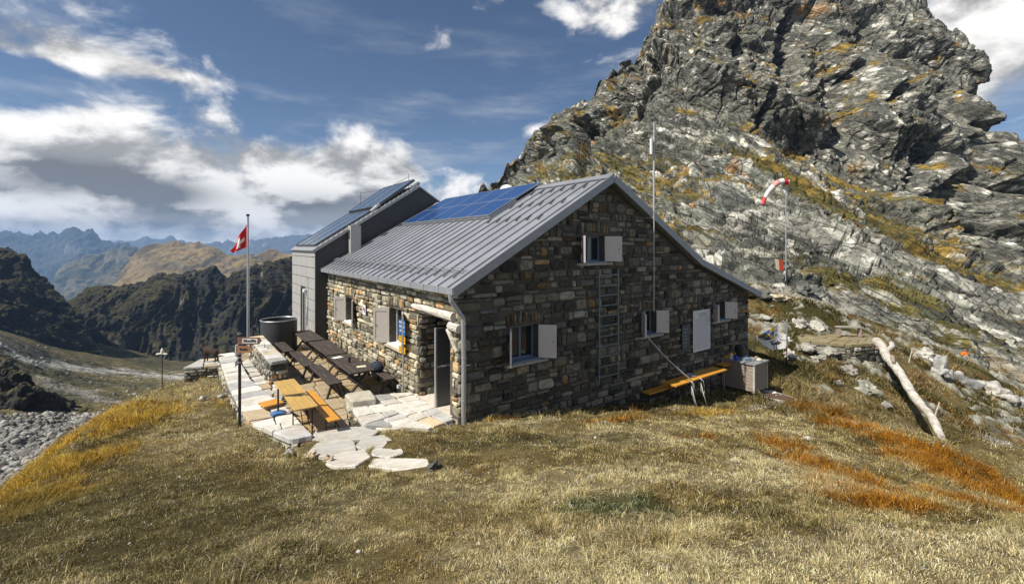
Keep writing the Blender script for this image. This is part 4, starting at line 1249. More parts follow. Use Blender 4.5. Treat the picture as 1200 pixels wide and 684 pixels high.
def apanel(u0, u1, v0, v1, lift, tilt=0., nm='solar_panel', cols=3):
    L_ = (u1 - u0) / math.cos(aang); W = v1 - v0
    q = MB(); q.span((0, 0, 0), (L_, W, .03)); p_ = q.build(nm, M_SOLARD, ann)
    p_.location = (u0, v0, 3.92 + u0 * asl + lift); p_.rotation_euler = (0, -aang - tilt, 0)
    q = MB(); q.span((-.03, -.03, -.07), (L_ + .03, -.002, .045)); q.span((-.03, W + .002, -.07), (L_ + .03, W + .03, .045)); q.span((-.03, 0, -.07), (-.002, W, .045)); q.span((L_ + .002, 0, -.07), (L_ + .03, W, .045))
    for k in range(1, cols): q.span((.001, W * k / cols - .02, .031), (L_ - .001, W * k / cols + .02, .04))
    q.build('panel_frame', M_DARKTRIM, p_)


apanel(.1, 2.7, .5, 4.3, .14); apanel(2.75, 4.75, .35, 4.4, .24, .06)
b = MB(); b.tube([(2.5, .3, 5.72), (2.75, .22, 5.95), (2.9, .3, 6.05)], .07, 8); b.build('collector_pipe', M_STEEL, ann); b = MB(); b.tube([(4.5, .2, 7.0), (4.75, .2, 7.18), (4.9, .3, 7.2)], .09, 8); b.build('collector_pipe', M_STEEL, ann)
b = MB(); b.tube([(3.2, 3.9, 6.1), (3.2, 3.9, 6.95)], .012, 5); b.tube([(4.7, 1.0, 7.0), (4.7, 1.0, 7.75)], .014, 5)
b.tube([(3.2, 3.9, 6.95), (3.6, 3.0, 6.98), (4.2, 2.0, 7.22), (4.7, 1.0, 7.62), (4.7, 1.0, 7.75)], .012, 5); b.build('lightning_wire', M_DARKTRIM, ann)
# roof vent standing in front of the annex
b = MB(); b.span((1.35, -.42, 3.3), (1.8, -.02, 5.0)); vt = b.build('roof_vent', M_CLAD, ann)
b = MB(); b.span((1.335, -.30, 4.4), (1.349, -.14, 4.8)); b.build('grille', M_BLACK, vt)

# ================================================================== TERRACE
rng = random.Random(5)
b = MB(); b.col((.2, .18, .15)); b.prism(TERR_W, -.9, -.262); terr = MB()
pave(terr, [tuple(w2(*q)) for q in [(-3.4, .85), (-2.1, 1.3), (-1.7, 2.9), (-.12, 2.95), (-.12, 11.2), (-1, 16.5), (-3.4, 11)]], .55, -.27, -.2, rng, hi=.44, gap=.008)
terr.c = [(c[0] * .86, c[1] * .72, c[2] * .50) for c in terr.c]
to = terr.build('terrace', M_SLAB); tag(to, kind='structure')
bo = b.build('terrace_bed', M_MORTAR); tag(bo, kind='structure')


def dry_wall(name, label, poly, z0, z1, seed, cap=.08, capsize=.6, faces=None, group=None, over=.04, hi=.62, cat='stone wall', h=(.07, .17), w=(.12, .42), warm=.3, bright=1.):
    """stone wall with rubble faces and a coping of flat slabs; poly counter-clockwise in plan"""
    rg = random.Random(seed); n = len(poly)
    cx = sum(p[0] for p in poly) / n; cy = sum(p[1] for p in poly) / n
    root = thing(name, label, cat, (cx, cy, z0), 0, group)
    L_ = [(p[0] - cx, p[1] - cy) for p in poly]
    q = MB(); q.prism([(x * .985, y * .985) for x, y in L_], 0, z1 - z0 - cap); q.build('core', M_MORTAR, root)
    q = MB()
    for i in range(n):
        if faces is not None and i not in faces: continue
        face_stones(q, L_[i], L_[(i + 1) % n], 0, z1 - z0 - cap, rg, hmin=h[0], hmax=h[1], wmin=w[0], wmax=w[1], p=(.01, .06), warm=warm)
    q.c = [(c[0] * bright, c[1] * bright, c[2] * bright) for c in q.c]
    q.build('stone_facing', M_STONE, root)
    q = MB(); pave(q, [(x * (1 + over), y * (1 + over)) for x, y in L_], capsize, z1 - z0 - cap, z1 - z0, rg, hi=hi, gap=.006)
    q.build('coping', M_SLAB, root)
    return root


dry_wall('stone_wall', 'long low wall of white flat slabs along the left edge of the terrace', [tuple(w2(*q)) for q in [(-3.42, 1.0), (-2.98, .92), (-3.1, 2.9), (-3.28, 4.4), (-3.5, 6.2), (-3.55, 10.6), (-4.08, 10.6), (-4.12, 6), (-4.05, 3.4), (-3.95, 2.5)]], -.4, .1, 31, cap=.10, capsize=.75, over=.0, hi=.74, bright=1.6)
dry_wall('stone_wall', 'waist high rubble block wall beside the round tank', [tuple(w2(*q)) for q in [(-3.05, 6.0), (-2.58, 6.05), (-2.6, 10.5), (-3.08, 10.5)]], -.25, .62, 32, cap=.09, capsize=.5, hi=.74, bright=1.5)
# small wall on which the goat stands
gp0 = at(246, 425, 16.2)
dry_wall('stone_wall', 'short dry stone wall with a brown goat standing on it', [(-11.35, 15.5), (-10.35, 15.8), (-10.55, 16.9), (-11.55, 16.6)], -1.1, -.1, 33, cap=.07, capsize=.5, hi=.62, bright=1.6)
# raised paving between coping and block wall
b = MB(); rg = random.Random(8); pave(b, [tuple(w2(*q)) for q in [(-3.4, 4.1), (-3.05, 4.1), (-2.55, 5.95), (-3.02, 5.97), (-3.15, 10), (-3.45, 9.5), (-3.45, 6)]], .5, -.2, -.06, rg, hi=.6)
tag(b.build('terrace_step', M_SLAB), kind='structure')
# apron of slabs in front of the porch, its low side built of rubble
dry_wall('entrance_platform', 'raised slab platform in front of the porch with a rubble side facing the terrace', [tuple(w2(*q)) for q in reversed([(-1.72, 3.0), (-.85, 2.92), (-.08, 2.5), (-.06, .1), (-.8, -.05), (-1.9, 1.05)])], -.35, .03, 34, cap=.09, capsize=.62, hi=.70, bright=1.4, cat='platform', over=0.)
# big block step at the platform's far corner
b = MB(); b.col((.46, .43, .36)); c_ = worn([tuple(w2(*q)) for q in [(-1.80, 2.3), (-1.15, 2.15), (-1.05, 2.95), (-1.75, 3.05)]], .01, rg); b.prism(c_, .0, .19, bev=.03)
tag(b.build('stone_block', M_SLAB), 'squared grey block on the slab platform corner next to the dark picnic table', 'stone block')

# stepping slabs that lead over the grass
SLABS = [([(366, 515), (372, 506), (420, 502), (442, 507), (430, 515), (380, 519)], 'long grey slab lying across the grass in front of the yellow beer table'),
         ([(362, 535), (372, 520), (412, 518), (416, 530), (400, 537)], 'pale slab in the grass just below the long grey slab'),
         ([(384, 545), (398, 533), (425, 530), (432, 538), (418, 548), (396, 549)], 'ochre edged slab in the grass nearest to the loose stones'),
         ([(419, 524), (426, 515), (449, 512), (458, 519), (446, 525), (428, 529)], 'cream slab in the grass between the long grey slab and the path'),
         ([(438, 535), (440, 524), (462, 520), (472, 533), (456, 539)], 'middle grey slab in the grass above the wide white slab'),
         ([(434, 549), (438, 540), (498, 541), (502, 549), (470, 553)], 'wide white slab in the grass at the lower end of the path'),
         ([(441, 503), (447, 497), (468, 494), (484, 499), (462, 505)], 'small bright white slab at the foot of the entrance platform')]
SLAB_W = []
rg = random.Random(12)
for pts, lab in SLABS:
    P_ = [hit(*q) for q in pts]; zc = max(p[2] for p in P_)
    pl = [(p[0], p[1]) for p in P_]; SLAB_W.append(pl)
    ar_ = sum(pl[k][0] * pl[(k + 1) % len(pl)][1] - pl[(k + 1) % len(pl)][0] * pl[k][1] for k in range(len(pl)))
    if ar_ < 0: pl = pl[::-1]
    cx, cy = sum(p[0] for p in pl) / len(pl), sum(p[1] for p in pl) / len(pl)
    b = MB(); b.col(tuple(c * (1.15 if 'white' in lab else 1.) for c in ((.56, .53, .47) if 'grey' not in lab else (.46, .45, .41))))
    b.prism(worn([(p[0] - cx, p[1] - cy) for p in pl], -.05, rg, .012), -.15, .035, bev=.012)
    o = b.build('stepping_slab', M_SLAB, loc=(cx, cy, float(meadow_h(cx, cy)) + .01)); tag(o, lab, 'slab', 'slabs of the path through the grass')
    gx_ = (meadow_h(cx + .2, cy) - meadow_h(cx - .2, cy)) / .4; gy_ = (meadow_h(cx, cy + .2) - meadow_h(cx, cy - .2)) / .4
    o.rotation_euler = (math.atan(gy_), -math.atan(gx_), 0)

# ================================================================== TERRACE FURNITURE
TZ = -.2
hut_dir = HUT_ROT


def picnic_table(u, v, label, L_=2.4, W=.70):
    r = thing('picnic_table', label, 'table', (*w2(u, v), TZ), HUT_ROT, 'heavy dark timber tables along the hut wall')
    q = MB(); n = 5; pw = W / n
    for k in range(n): q.box((-W / 2 + pw * (k + .5), random.uniform(-.015, .015), .725), (pw - .012, L_ + random.uniform(-.02, .02), .05))
    q.build('tabletop', M_DARKW, r, bevel=.006)
    for y in (-L_ / 2 + .3, L_ / 2 - .3):
        for s_ in (-1, 1):
            q = MB(); q.bar((s_ * .33, y + .02 * s_, 0), (-s_ * .26, y + .02 * s_, .70), .045, .12, up=(0, 1, 0)); q.build('leg', M_DARKW, r)
        q = MB(); q.box((0, y, .675), (W - .06, .06, .05)); q.build('batten', M_DARKW, r)
    q = MB(); q.bar((0, -L_ / 2 + .3, .36), (0, L_ / 2 - .3, .36), .10, .045); q.build('stretcher', M_DARKW, r)
    return r


def heavy_bench(u, v, label, L_=2.4, W=.36):
    r = thing('bench', label, 'bench', (*w2(u, v), TZ), HUT_ROT, 'heavy dark timber benches at the tables')
    q = MB()
    for s_ in (-1, 1): q.box((s_ * W / 4, 0, .43), (W / 2 - .012, L_, .05))
    q.build('seat', M_DARKW, r, bevel=.006)
    for y in (-L_ / 2 + .22, L_ / 2 - .22):
        for s_ in (-1, 1):
            q = MB(); q.bar((s_ * .19, y, 0), (s_ * .05, y, .40), .05, .09, up=(0, 1, 0)); q.build('leg', M_DARKW, r)
        q = MB(); q.box((0, y, .385), (W - .05, .06, .04)); q.build('batten', M_DARKW, r)
    return r


picnic_table(-1.08, 4.75, 'dark timber picnic table with a sheet of paper and a glass on top', 2.42)
picnic_table(-1.05, 7.35, 'bare dark timber picnic table in the middle of its row of three', 2.5)
picnic_table(-1.1, 10.0, 'dark timber picnic table beside the round tank, farthest of three', 2.4)
heavy_bench(-1.72, 5.05, 'dark timber bench nearest to the yellow bench', 2.4)
heavy_bench(-1.85, 7.5, 'dark timber bench between two others in the row on the open side of the tables', 2.4)
heavy_bench(-2.0, 10.0, 'dark timber bench between the round tank and the rubble block wall', 2.3)
heavy_bench(-.34, 4.6, 'brown timber bench set between the table and the hut wall', 2.5, .34)
# things on the tables
b = MB(); b.col((.8, .8, .78)); b.box((0, 0, .002), (.30, .21, .003)); tag(b.build('paper', M_PRINT, loc=(*w2(-1.2, 5.6), TZ + .752), rz=.9), 'white sheet of paper lying on the dark table', 'paper')
b = MB(); b.col((.75, .7, .5)); b.box((0, 0, .004), (.26, .16, .008)); b.box((.03, .02, .011), (.2, .12, .006)); tag(b.build('booklet', M_PRINT, loc=(*w2(-.95, 4.05), TZ + .752), rz=.4), 'pale booklet at the near end of the dark table', 'booklet')
b = MB(); b.lathe([(.035, 0), (.042, .15), (.036, .15), (.03, .02)], 14); g_ = b.build('drinking_glass', M_GLASS, loc=(*w2(-1.08, 4.75), TZ + .752)); tag(g_, 'tall drinking glass on the dark table', 'glass')
b = MB(); b.lathe([(.035, 0), (.045, .02), (.045, .1), (.04, .1), (.038, .02)], 14); b.tube([(.045, 0, .08), (.08, 0, .07), (.08, 0, .04), (.045, 0, .025)], .008, 6); tag(b.build('mug', M_WHITE, loc=(*w2(-.22, 3.05), .03)), 'white mug standing on the slab platform against the wall', 'mug')
# rucksack on the wall side bench
bag = thing('rucksack', 'dark blue rucksack lying on the bench by the wall', 'rucksack', (*w2(-.38, 4.35), TZ + .455), HUT_ROT + .3)
b = MB(); b.lathe([(.08, 0), (.17, .04), (.19, .14), (.15, .24), (.06, .30)], 14); bo_ = b.build('body', mat('navy_fabric', (.02, .027, .05), rough=.9), bag, smooth=True); bo_.scale = (1, 1.3, 1)
b = MB(); b.tube([(.16, -.1, .08), (.25, -.1, .14), (.24, -.08, .22), (.12, -.07, .27)], .015, 6); b.tube([(.16, .1, .08), (.25, .1, .14), (.24, .08, .22), (.12, .07, .27)], .015, 6); b.build('strap', M_IRON, bag)

# yellow beer table and bench
bt = thing('beer_table', 'yellow pine beer table on steel legs at the sunny end of the terrace', 'table', (*w2(-3.02, 2.7), TZ), HUT_ROT)
b = MB()
for k in range(3): b.box((-.165 + .165 * k, 0, .735), (.158, 2.55, .03))
b.build('tabletop', M_YELW, bt, bevel=.004)
for s_ in (-1, 1):
    b = MB(); y = s_ * .92
    b.tube([(-.2, y, 0), (-.2, y, .71), (.2, y, .71), (.2, y, 0)], .016, 6); b.tube([(-.2, y, .3), (.2, y, .3)], .012, 6); b.tube([(0, y, .3), (0, y - s_ * .35, .71)], .01, 6)
    b.build('leg', M_IRON, bt)
bb = thing('beer_bench', 'narrow orange pine beer bench beside the yellow table', 'bench', (*w2(-2.5, 2.4), TZ), HUT_ROT)
b = MB(); b.box((0, 0, .435), (.25, 2.5, .03)); b.build('seat', M_ORW, bb, bevel=.004)
for s_ in (-1, 1):
    b = MB(); y = s_ * .95; b.tube([(-.1, y, 0), (-.1, y, .41), (.1, y, .41), (.1, y, 0)], .014, 6); b.tube([(-.1, y, .2), (.1, y, .2)], .01, 6); b.build('leg', M_IRON, bb)
# orange board and parasol foot
b = MB(); b.box((0, 0, .40), (.46, .42, .03)); ob = b.build('stool', M_ORW, loc=(*w2(-3.42, 3.35), -.2), rz=HUT_ROT + .2); tag(ob, 'low stool with a square orange wooden seat left of the beer table', 'stool')
for sx in (-1, 1):
    for sy in (-1, 1):
        q = MB(); q.bar((sx * .18, sy * .16, 0), (sx * .16, sy * .15, .385), .035, .035, up=(0, 1, 0)); q.build('leg', M_OLDW, ob)
pf = thing('parasol_stand', 'empty parasol stand with a blue foot and a thin dark tube beside the yellow table', 'parasol stand', (*w2(-3.36, 2.75), .10), 0)
b = MB(); b.lathe([(.17, 0), (.17, .03), (.13, .05), (.05, .07)], 20); b.build('base', mat('blue_plastic', (.06, .16, .34), rough=.4), pf)
b = MB(); b.tube([(0, 0, .06), (0, 0, .58)], .022, 8); b.build('tube', M_IRON, pf)
# round dark tank at the annex
tk = thing('water_tank', 'round dark metal tank with a pale rim in front of the grey annex', 'tank', (-9.62, 18.5, -.3), 0)
b = MB(); b.lathe([(.68, 0), (.68, 1.36), (.65, 1.36), (.65, .3)], 40); b.build('shell', M_CLADD, tk, smooth=False)
b = MB()
b.tube([(.68 * math.cos(a), .68 * math.sin(a), 1.37) for a in np.linspace(0, 2 * math.pi, 41)], .022, 6, cap=False); b.build('rim', M_STEEL, tk)

# ================================================================== POLES, SIGNS AND FLAGS
fp = thing('flagpole', 'tall pale flagpole behind the terrace wall with a red flag near its top', 'flagpole', (-11.2, 19., -.9), 0)
b = MB(); b.tube([(0, 0, 0), (0, 0, 3), (0, 0, 6.25)], [.05, .045, .035], 10); b.build('pole', M_STEEL, fp)
b = MB(); b.lathe([(.03, 0), (.07, .02), (.07, .07), (.03, .10)], 12, (0, 0, 6.25)); b.build('finial', M_IRON, fp)
b = MB(); b.tube([(.06, 0, 1.2), (.07, 0, 6.2)], .006, 5); b.build('halyard', M_WHITE, fp)


def flag_mesh(name, W, H, nx, ny, shape, colf, mat_, loc, rz=0.):
    """cloth grid: shape(s, t) -> xyz, colf(s, t) -> colour; s along the fly, t up the hoist"""
    vs = []; fs = []
    for j in range(ny + 1):
        for i in range(nx + 1): vs.append(shape(i / nx, j / ny))
    m = MB()
    base = vs
    for j in range(ny):
        for i in range(nx):
            m.c.append(colf((i + .5) / nx, (j + .5) / ny)); m.f.append((j * (nx + 1) + i, j * (nx + 1) + i + 1, (j + 1) * (nx + 1) + i + 1, (j + 1) * (nx + 1) + i))
    m.v = [tuple(map(float, q)) for q in vs]
    o = m.build(name, mat_, smooth=True, loc=loc, rz=rz)
    so_ = o.modifiers.new('cloth_thickness', 'SOLIDIFY'); so_.thickness = .004
    return o


def swiss(s, t):
    x, y = s - .5, t - .5
    if (abs(x) < .10 and abs(y) < .32) or (abs(y) < .10 and abs(x) < .32): return (.75, .72, .66)
    return (.52, .012, .018)


def swiss_shape(s, t):
    H = 1.0
    top = H * (1 - 1.12 * s); bot = -.27 * H * s ** 1.3
    x = -.66 * s * (1 - .12 * math.sin(t * 3)); y = .11 * math.sin(s * 8 + t * 2) * s ** .5 - .05 * s
    return (x - .05, y, bot + (top - bot) * t + .02 * math.sin(s * 9 + t * 3))


fl = flag_mesh('flag', 1.2, 1.2, 40, 40, swiss_shape, swiss, M_CLOTH, (-11.2, 19., 4.02))
tag(fl, 'red square flag with a white cross drooping from the pale pole', 'flag')

# hiking signpost in the grass
sp = thing('signpost', 'dark steel signpost in the grass with two brown direction boards', 'signpost', (-6.17, 10.15, -.10), 0)
b = MB(); b.tube([(0, 0, 0), (0, 0, 2.22)], .032, 10); b.lathe([(.036, 2.22), (.036, 2.25), (.01, 2.27)], 10); b.build('pole', M_IRON, sp)
b = MB()
for z in (1.55, 1.66, 1.75, 1.86, 1.97, 2.1, 2.2): b.lathe([(.04, z), (.04, z + .03)], 10)
b.build('clamp', M_STEEL, sp)
rgx = random.Random(3)


def board(name, z, L_, h, m_, arrow, text, parent, plate=None, rz=0., y=-.045):
    q = MB(); q.prism([(0, -h / 2), (L_ - arrow, -h / 2), (L_, 0), (L_ - arrow, h / 2), (0, h / 2)], -.015, .015)
    o = q.build(name, m_, parent, loc=(-.02, y, z)); o.rotation_euler = (math.radians(90), 0, rz)
    if plate:
        q = MB(); q.col(plate); q.span((L_ * .22, -h * .32, .016), (L_ * .85, h * .34, .021)); q.build('name_plate', M_PRINT, o)
    q = MB(); q.col((.03, .025, .02)); x = L_ * .27 if plate else L_ * .18
    while x < L_ * (.80 if plate else .62):
        w = rgx.uniform(.012, .03); hh = rgx.choice([.28, .28, .4]) * h; q.span((x, -h * .16, .022 if plate else .016), (x + w, -h * .16 + hh, .025 if plate else .019)); x += w + .01
    q.build('lettering', M_PRINT, o)
    return o


M_BRN = mat('brown_board', (.17, .085, .05), rough=.7, var=.2, scale=12)
board('direction_board', 2.06, .54, .155, M_BRN, .06, None, sp, plate=(.72, .70, .66))
board('direction_board', 1.87, .34, .15, mat('ochre_board', (.30, .15, .07), rough=.7, var=.2, scale=12), .05, None, sp)
b = MB(); b.prism([(-.06, -.12), (.0, -.17), (.03, -.05), (.0, .12), (-.05, .10)], -.01, .01); o = b.build('end_plate', M_WHITE, sp, loc=(-.05, .02, 1.85)); o.rotation_euler = (math.radians(90), 0, .9)
b = MB(); b.prism([(-.05, -.10), (.03, -.02), (.02, .12), (-.05, .03)], -.01, .01); o = b.build('end_plate', M_WHITE, sp, loc=(-.06, .02, 1.55)); o.rotation_euler = (math.radians(90), 0, .6)

# small post with a pale finial far out on the grass brow
q0 = at(190, 446, 15.8)
bp_ = thing('marker_post', 'thin dark post with a small crosspiece and a pale tip on the grassy brow', 'post', (q0[0], q0[1], float(meadow_h(q0[0], q0[1])) - .1), 0)
hz_ = q0[2] + 1.05 - (float(meadow_h(q0[0], q0[1])) - .1) - .0
b = MB(); b.tube([(0, 0, 0), (0, 0, hz_ - .1)], .014, 8); b.build('pole', M_IRON, bp_)
b = MB(); b.tube([(-.2, 0, hz_ - .12), (-.02, 0, hz_ - .09), (.18, 0, hz_ - .11)], .035, 8); b.build('crosspiece', M_LOG, bp_)
b = MB(); b.lathe([(.02, 0), (.05, .03), (.045, .10), (.01, .17)], 10, (0, 0, hz_ - .07)); b.build('finial', M_WHITE, bp_)

# sign plates on a post in front of the hut wall
ws = thing('hiking_sign', 'steel post at the hut wall with a blue plate above two yellow direction plates', 'hiking sign', (*w2(-.15, 2.88), -.2), HUT_ROT)
b = MB(); b.tube([(0, 0, 0), (0, 0, 2.25)], .025, 8); b.build('pole', M_STEEL, ws)
M_BLU = mat('blue_enamel', (.015, .12, .42), rough=.35, var=.05); M_YEL = mat('yellow_enamel', (.72, .38, .01), rough=.35, var=.05)
for z, h, m_, tcol in ((1.98, .42, M_BLU, (.6, .65, .7)), (1.64, .20, M_YEL, (.04, .03, .02)), (1.36, .18, M_YEL, (.04, .03, .02))):
    q = MB(); off = random.uniform(-.02, .03); q.box((-.035, .0, z), (.012, .44, h)); pl_ = q.build('sign_plate', m_, ws)
    q = MB(); q.col(tcol)
    for r_ in range(3 if h > .3 else 2):
        y = -.17
        while y < .15:
            w = random.uniform(.02, .06); zz = z + h * (.5 - (r_ + .7) / (3 if h > .3 else 2) * .85); q.span((-.0425, y, zz), (-.0445, y + w, zz + h * .13)); y += w + .02
    q.build('lettering', M_PRINT, pl_)
# small white plaque
b = MB(); b.col((.72, .70, .66)); b.box((0, 0, 0), (.012, .30, .34)); o = b.build('plaque', M_PRINT, loc=(*w2(-.075, 6.4), 1.88), rz=HUT_ROT); tag(o, 'small white plaque with a red and blue mark on the sunny wall between the windows', 'plaque')
b = MB(); b.col((.6, .03, .03)); b.box((-.008, .04, .03), (.006, .1, .12)); b.col((.04, .07, .3)); b.box((-.008, -.06, -.02), (.006, .07, .14)); b.build('emblem', M_PRINT, o)

# poster and dark board on the gable
b = MB(); b.col((.66, .68, .70)); b.box((0, 0, 0), (1.15, .02, 1.5)); o = b.build('poster', M_PRINT, loc=(*w2(10.27, -.085), .98), rz=HUT_ROT); tag(o, 'large white printed notice with a table of fine print on the gable wall', 'notice')
b = MB(); b.col((.30, .31, .33))
for k in range(2): b.span((-.3 + .1 * k, -.0125, .60 - .08 * k), (.3 - .02 * k, -.0135, .64 - .08 * k))
b.col((.40, .42, .45)); z = .45
while z > -.68:
    x = -.5
    while x < .48:
        w = random.uniform(.02, .10); b.span((x, -.0125, z), (min(x + w, .5), -.0135, z + .02)); x += w + random.uniform(.015, .03)
    z -= .05
for x in (-.5, -.25, 0, .25, .5): b.span((x, -.0137, -.7), (x + .008, -.0147, .5))
b.build('print', M_PRINT, o)
b = MB(); b.box((0, 0, 0), (.5, .03, .95)); o = b.build('notice_board', mat('dark_blue_board', (.018, .035, .055), rough=.4), loc=(*w2(9.22, -.09), .82), rz=HUT_ROT); tag(o, 'narrow dark blue board on the gable wall beside the white notice', 'board')
b = MB(); b.col((.12, .16, .2))
for k in range(6): b.span((-.18, -.0165, .3 - .12 * k), (.12 - .03 * (k % 3), -.0175, .34 - .12 * k))
b.build('lettering', M_PRINT, o)

# ladder hung on the gable
ld = thing('ladder', 'blue grey metal ladder fixed below the upper gable window', 'ladder', (*w2(5.05, -.16), .05), HUT_ROT)
M_LAD = mat('ladder_paint', (.13, .17, .19), rough=.5, metal=.3)
for s_ in (-1, 1):
    b = MB(); b.bar((s_ * .42, 0, 0), (s_ * .42, 0, 3.35), .05, .035, up=(0, 1, 0)); b.build('rail', M_LAD, ld)
for k in range(11):
    b = MB(); b.bar((-.4, 0, .18 + .3 * k), (.4, 0, .18 + .3 * k), .03, .035); b.build('rung', M_LAD, ld)

# radio mast on the gable
ms = thing('antenna_mast', 'thin pale radio mast rising along the gable past the roof edge', 'mast', (*w2(6.9, -.42), 2.0), HUT_ROT)
b = MB(); b.tube([(0, 0, 0), (0, 0, 3.2)], .018, 8); b.tube([(0, 0, 3.2), (0, 0, 5.6)], .034, 10); b.tube([(0, 0, 5.6), (.01, 0, 6.05)], .022, 8); b.build('pole', M_CLAD, ms)
b = MB(); b.tube([(-.14, 0, 5.0), (-.14, 0, 5.5)], .045, 10); b.tube([(-.16, 0, 5.4), (0, 0, 5.45)], .015, 6); b.build('antenna', M_WHITE, ms)
b = MB(); b.tube([(0, 0, 5.55), (.75, -.3, 5.05)], .012, 6); b.tube([(0, 0, 5.5), (-.35, .1, 5.42)], .010, 6); b.build('stay_arm', M_STEEL, ms)
for z in (.3, 1.6, 3.0):
    b = MB(); b.bar((0, 0, z), (0, .42, z), .04, .04); b.build('wall_bracket', M_STEEL, ms)

# hose from the window down over the bench
gz_ = -1.25
b = MB(); P0 = w2(6.86, -.12); P1 = w2(9.1, -.85)
pts = [(*w2(6.82, -.12), 2.0), (*w2(6.84, -.12), 1.25), (*w2(7.0, -.25), 1.0), (*w2(7.4, -.6), .42), (*w2(7.8, -.9), -.02), (*w2(8.0, -1.03), -.2), (*w2(8.06, -1.08), -.42), (*w2(8.05, -1.08), -.8), (*w2(8.2, -1.15), -1.25)]
b.tube(pts, .024, 8); hs = b.build('hose', M_STEEL, smooth=True); tag(hs, 'grey hose hanging from the middle gable window across the orange plank table', 'hose')
for i, (s_, lab) in enumerate(((7.95, 'white cable loop hanging at the hose end in front of the orange table'), (8.5, 'white cable loop hanging from the orange table right of the hose'))):
    b = MB(); c_ = [(*w2(s_, -1.06), -.25), (*w2(s_ + .12, -1.1), -.36), (*w2(s_ + .2, -1.1), -.65), (*w2(s_ + .12, -1.1), -.85), (*w2(s_ - .02, -1.1), -.65), (*w2(s_ - .02, -1.09), -.38), (*w2(s_ + .02, -1.15), -.7), (*w2(s_ + .1, -1.25), -1.15)]
    b.tube(c_, .013, 6); tag(b.build('cable', M_WHITE, smooth=True), lab, 'cable')

# orange benches along the gable
for nm_, (u, v, L_, z, lab, H_, W_) in (('plank_bench', (7.75, -.30, 2.2, -.56, 'lower orange plank bench against the gable wall under the hose', .5, .3)), ('plank_table', (8.75, -.78, 3.1, -.27, 'narrow orange plank table at the gable wall under the white notice', .75, .5))):
    r = thing(nm_, lab, nm_[6:], (*w2(u, v), z - H_), HUT_ROT)
    q = MB()
    for s_ in (-1, 1): q.box((0, s_ * W_ * .253, H_ - .02), (L_, W_ * .49, .04))
    q.build('seat' if 'bench' in nm_ else 'tabletop', M_ORW, r)
    for x in (-L_ / 2 + .3, L_ / 2 - .3):
        q = MB(); q.tube([(x, -W_ * .4, -.35), (x, -W_ * .4, H_ - .05), (x, W_ * .4, H_ - .05), (x, W_ * .4, -.35)], .02, 6); q.build('leg', M_IRON, r)
b = MB(); b.lathe([(.12, 0), (.16, .03), (.15, .05), (.10, .02)], 16); tag(b.build('plate', M_STEEL, loc=(*w2(8.55, -.72), -.265)), 'small steel dish on the orange plank table', 'dish')

# timber box with clutter on top
bx_o = w2(12.23, -.70); bz = -1.32
bx = thing('timber_box', 'big weathered timber box at the right end of the gable with clutter on its lid', 'box', (bx_o[0], bx_o[1], bz), HUT_ROT)
q = MB()
for k in range(8): q.box((0, 0, .08 + k * .122), (1.0, 1.2, .112))
q.build('plank_sides', M_OLDW, bx)
M_GREYB = mat('grey_board', (.42, .40, .37), rough=.8, var=.2, scale=6)
for sx in (-1, 1):
    for sy in (-1, 1):
        q = MB(); q.box((sx * .49, sy * .59, .5), (.07, .07, 1.0)); q.build('corner_post', M_GREYB, bx)
q = MB(); q.box((0, 0, 1.04), (1.12, 1.32, .05)); q.build('lid', mat('slate_lid', (.24, .25, .26), rough=.5, var=.2), bx)
R8 = Matrix.Rotation(HUT_ROT, 3, 'Z')


def onbox(x, y, z=1.066):
    v_ = R8 @ Vector((x, y, 0)); return (bx_o[0] + v_.x, bx_o[1] + v_.y, bz + z)


b = MB(); b.lathe([(.05, 0), (.055, .02), (.055, .12), (.03, .16), (.025, .2)], 12); tag(b.build('bottle', mat('cobalt_plastic', (.02, .04, .5), rough=.3), loc=onbox(-.42, .12)), 'bright blue bottle on the lid of the timber box', 'bottle')
b = MB(); b.lathe([(.04, 0), (.05, .01), (.05, .16), (.02, .2), (.02, .25)], 12); tag(b.build('bottle', M_WHITE, loc=onbox(-.45, .28)), 'white bottle next to the blue one on the timber box', 'bottle')
b = MB(); b.lathe([(.13, 0), (.16, .05), (.17, .34), (.12, .42), (.05, .45)], 16); tag(b.build('bin', M_IRON, loc=onbox(.34, .36)), 'black rounded bin at the back of the timber box lid', 'bin')
b = MB(); b.box((0, 0, .02), (1.15, .18, .035)); o = b.build('plank', M_ORW, loc=onbox(.02, .50, 1.13), rz=.25); o.rotation_euler = (0, -.12, HUT_ROT); tag(o, 'orange plank leaning across the back of the timber box lid', 'plank')
b = MB(); b.box((0, 0, .03), (.36, .26, .06)); b.box((0, 0, .07), (.30, .2, .02)); tag(b.build('tray', mat('blue_grey_tray', (.18, .25, .32), rough=.5), loc=onbox(-.12, -.1), rz=.4), 'blue grey tray in the middle of the timber box lid', 'tray')
for k, (x, y, s_, lab) in enumerate(((.1, -.5, .10, 'pale stone on the front corner of the timber box lid'), (.35, -.3, .09, 'brownish stone on the timber box lid near the black bin'))):
    b = MB(); pts = []
    b.col((.5, .47, .4) if k == 0 else (.3, .24, .17)); b.lathe([(s_ * .5, 0), (s_ * 1.1, s_ * .3), (s_, s_ * .8), (s_ * .4, s_ * 1.2)], 9); tag(b.build('stone', M_SLAB, loc=onbox(x, y)), lab, 'stone')
b = MB(); b.span((0, 0, 0), (.5, .35, .05)); o = b.build('crate_lid', M_ORW, loc=onbox(-.95, .25, .86), rz=HUT_ROT); tag(o, 'short orange board jutting out behind the left end of the timber box', 'board')
q = MB(); q.bar((.1, .1, -.9), (.1, .1, 0), .04, .04, up=(0, 1, 0)); q.bar((.4, .25, -.9), (.4, .25, 0), .04, .04, up=(0, 1, 0)); q.build('leg', M_OLDW, o)

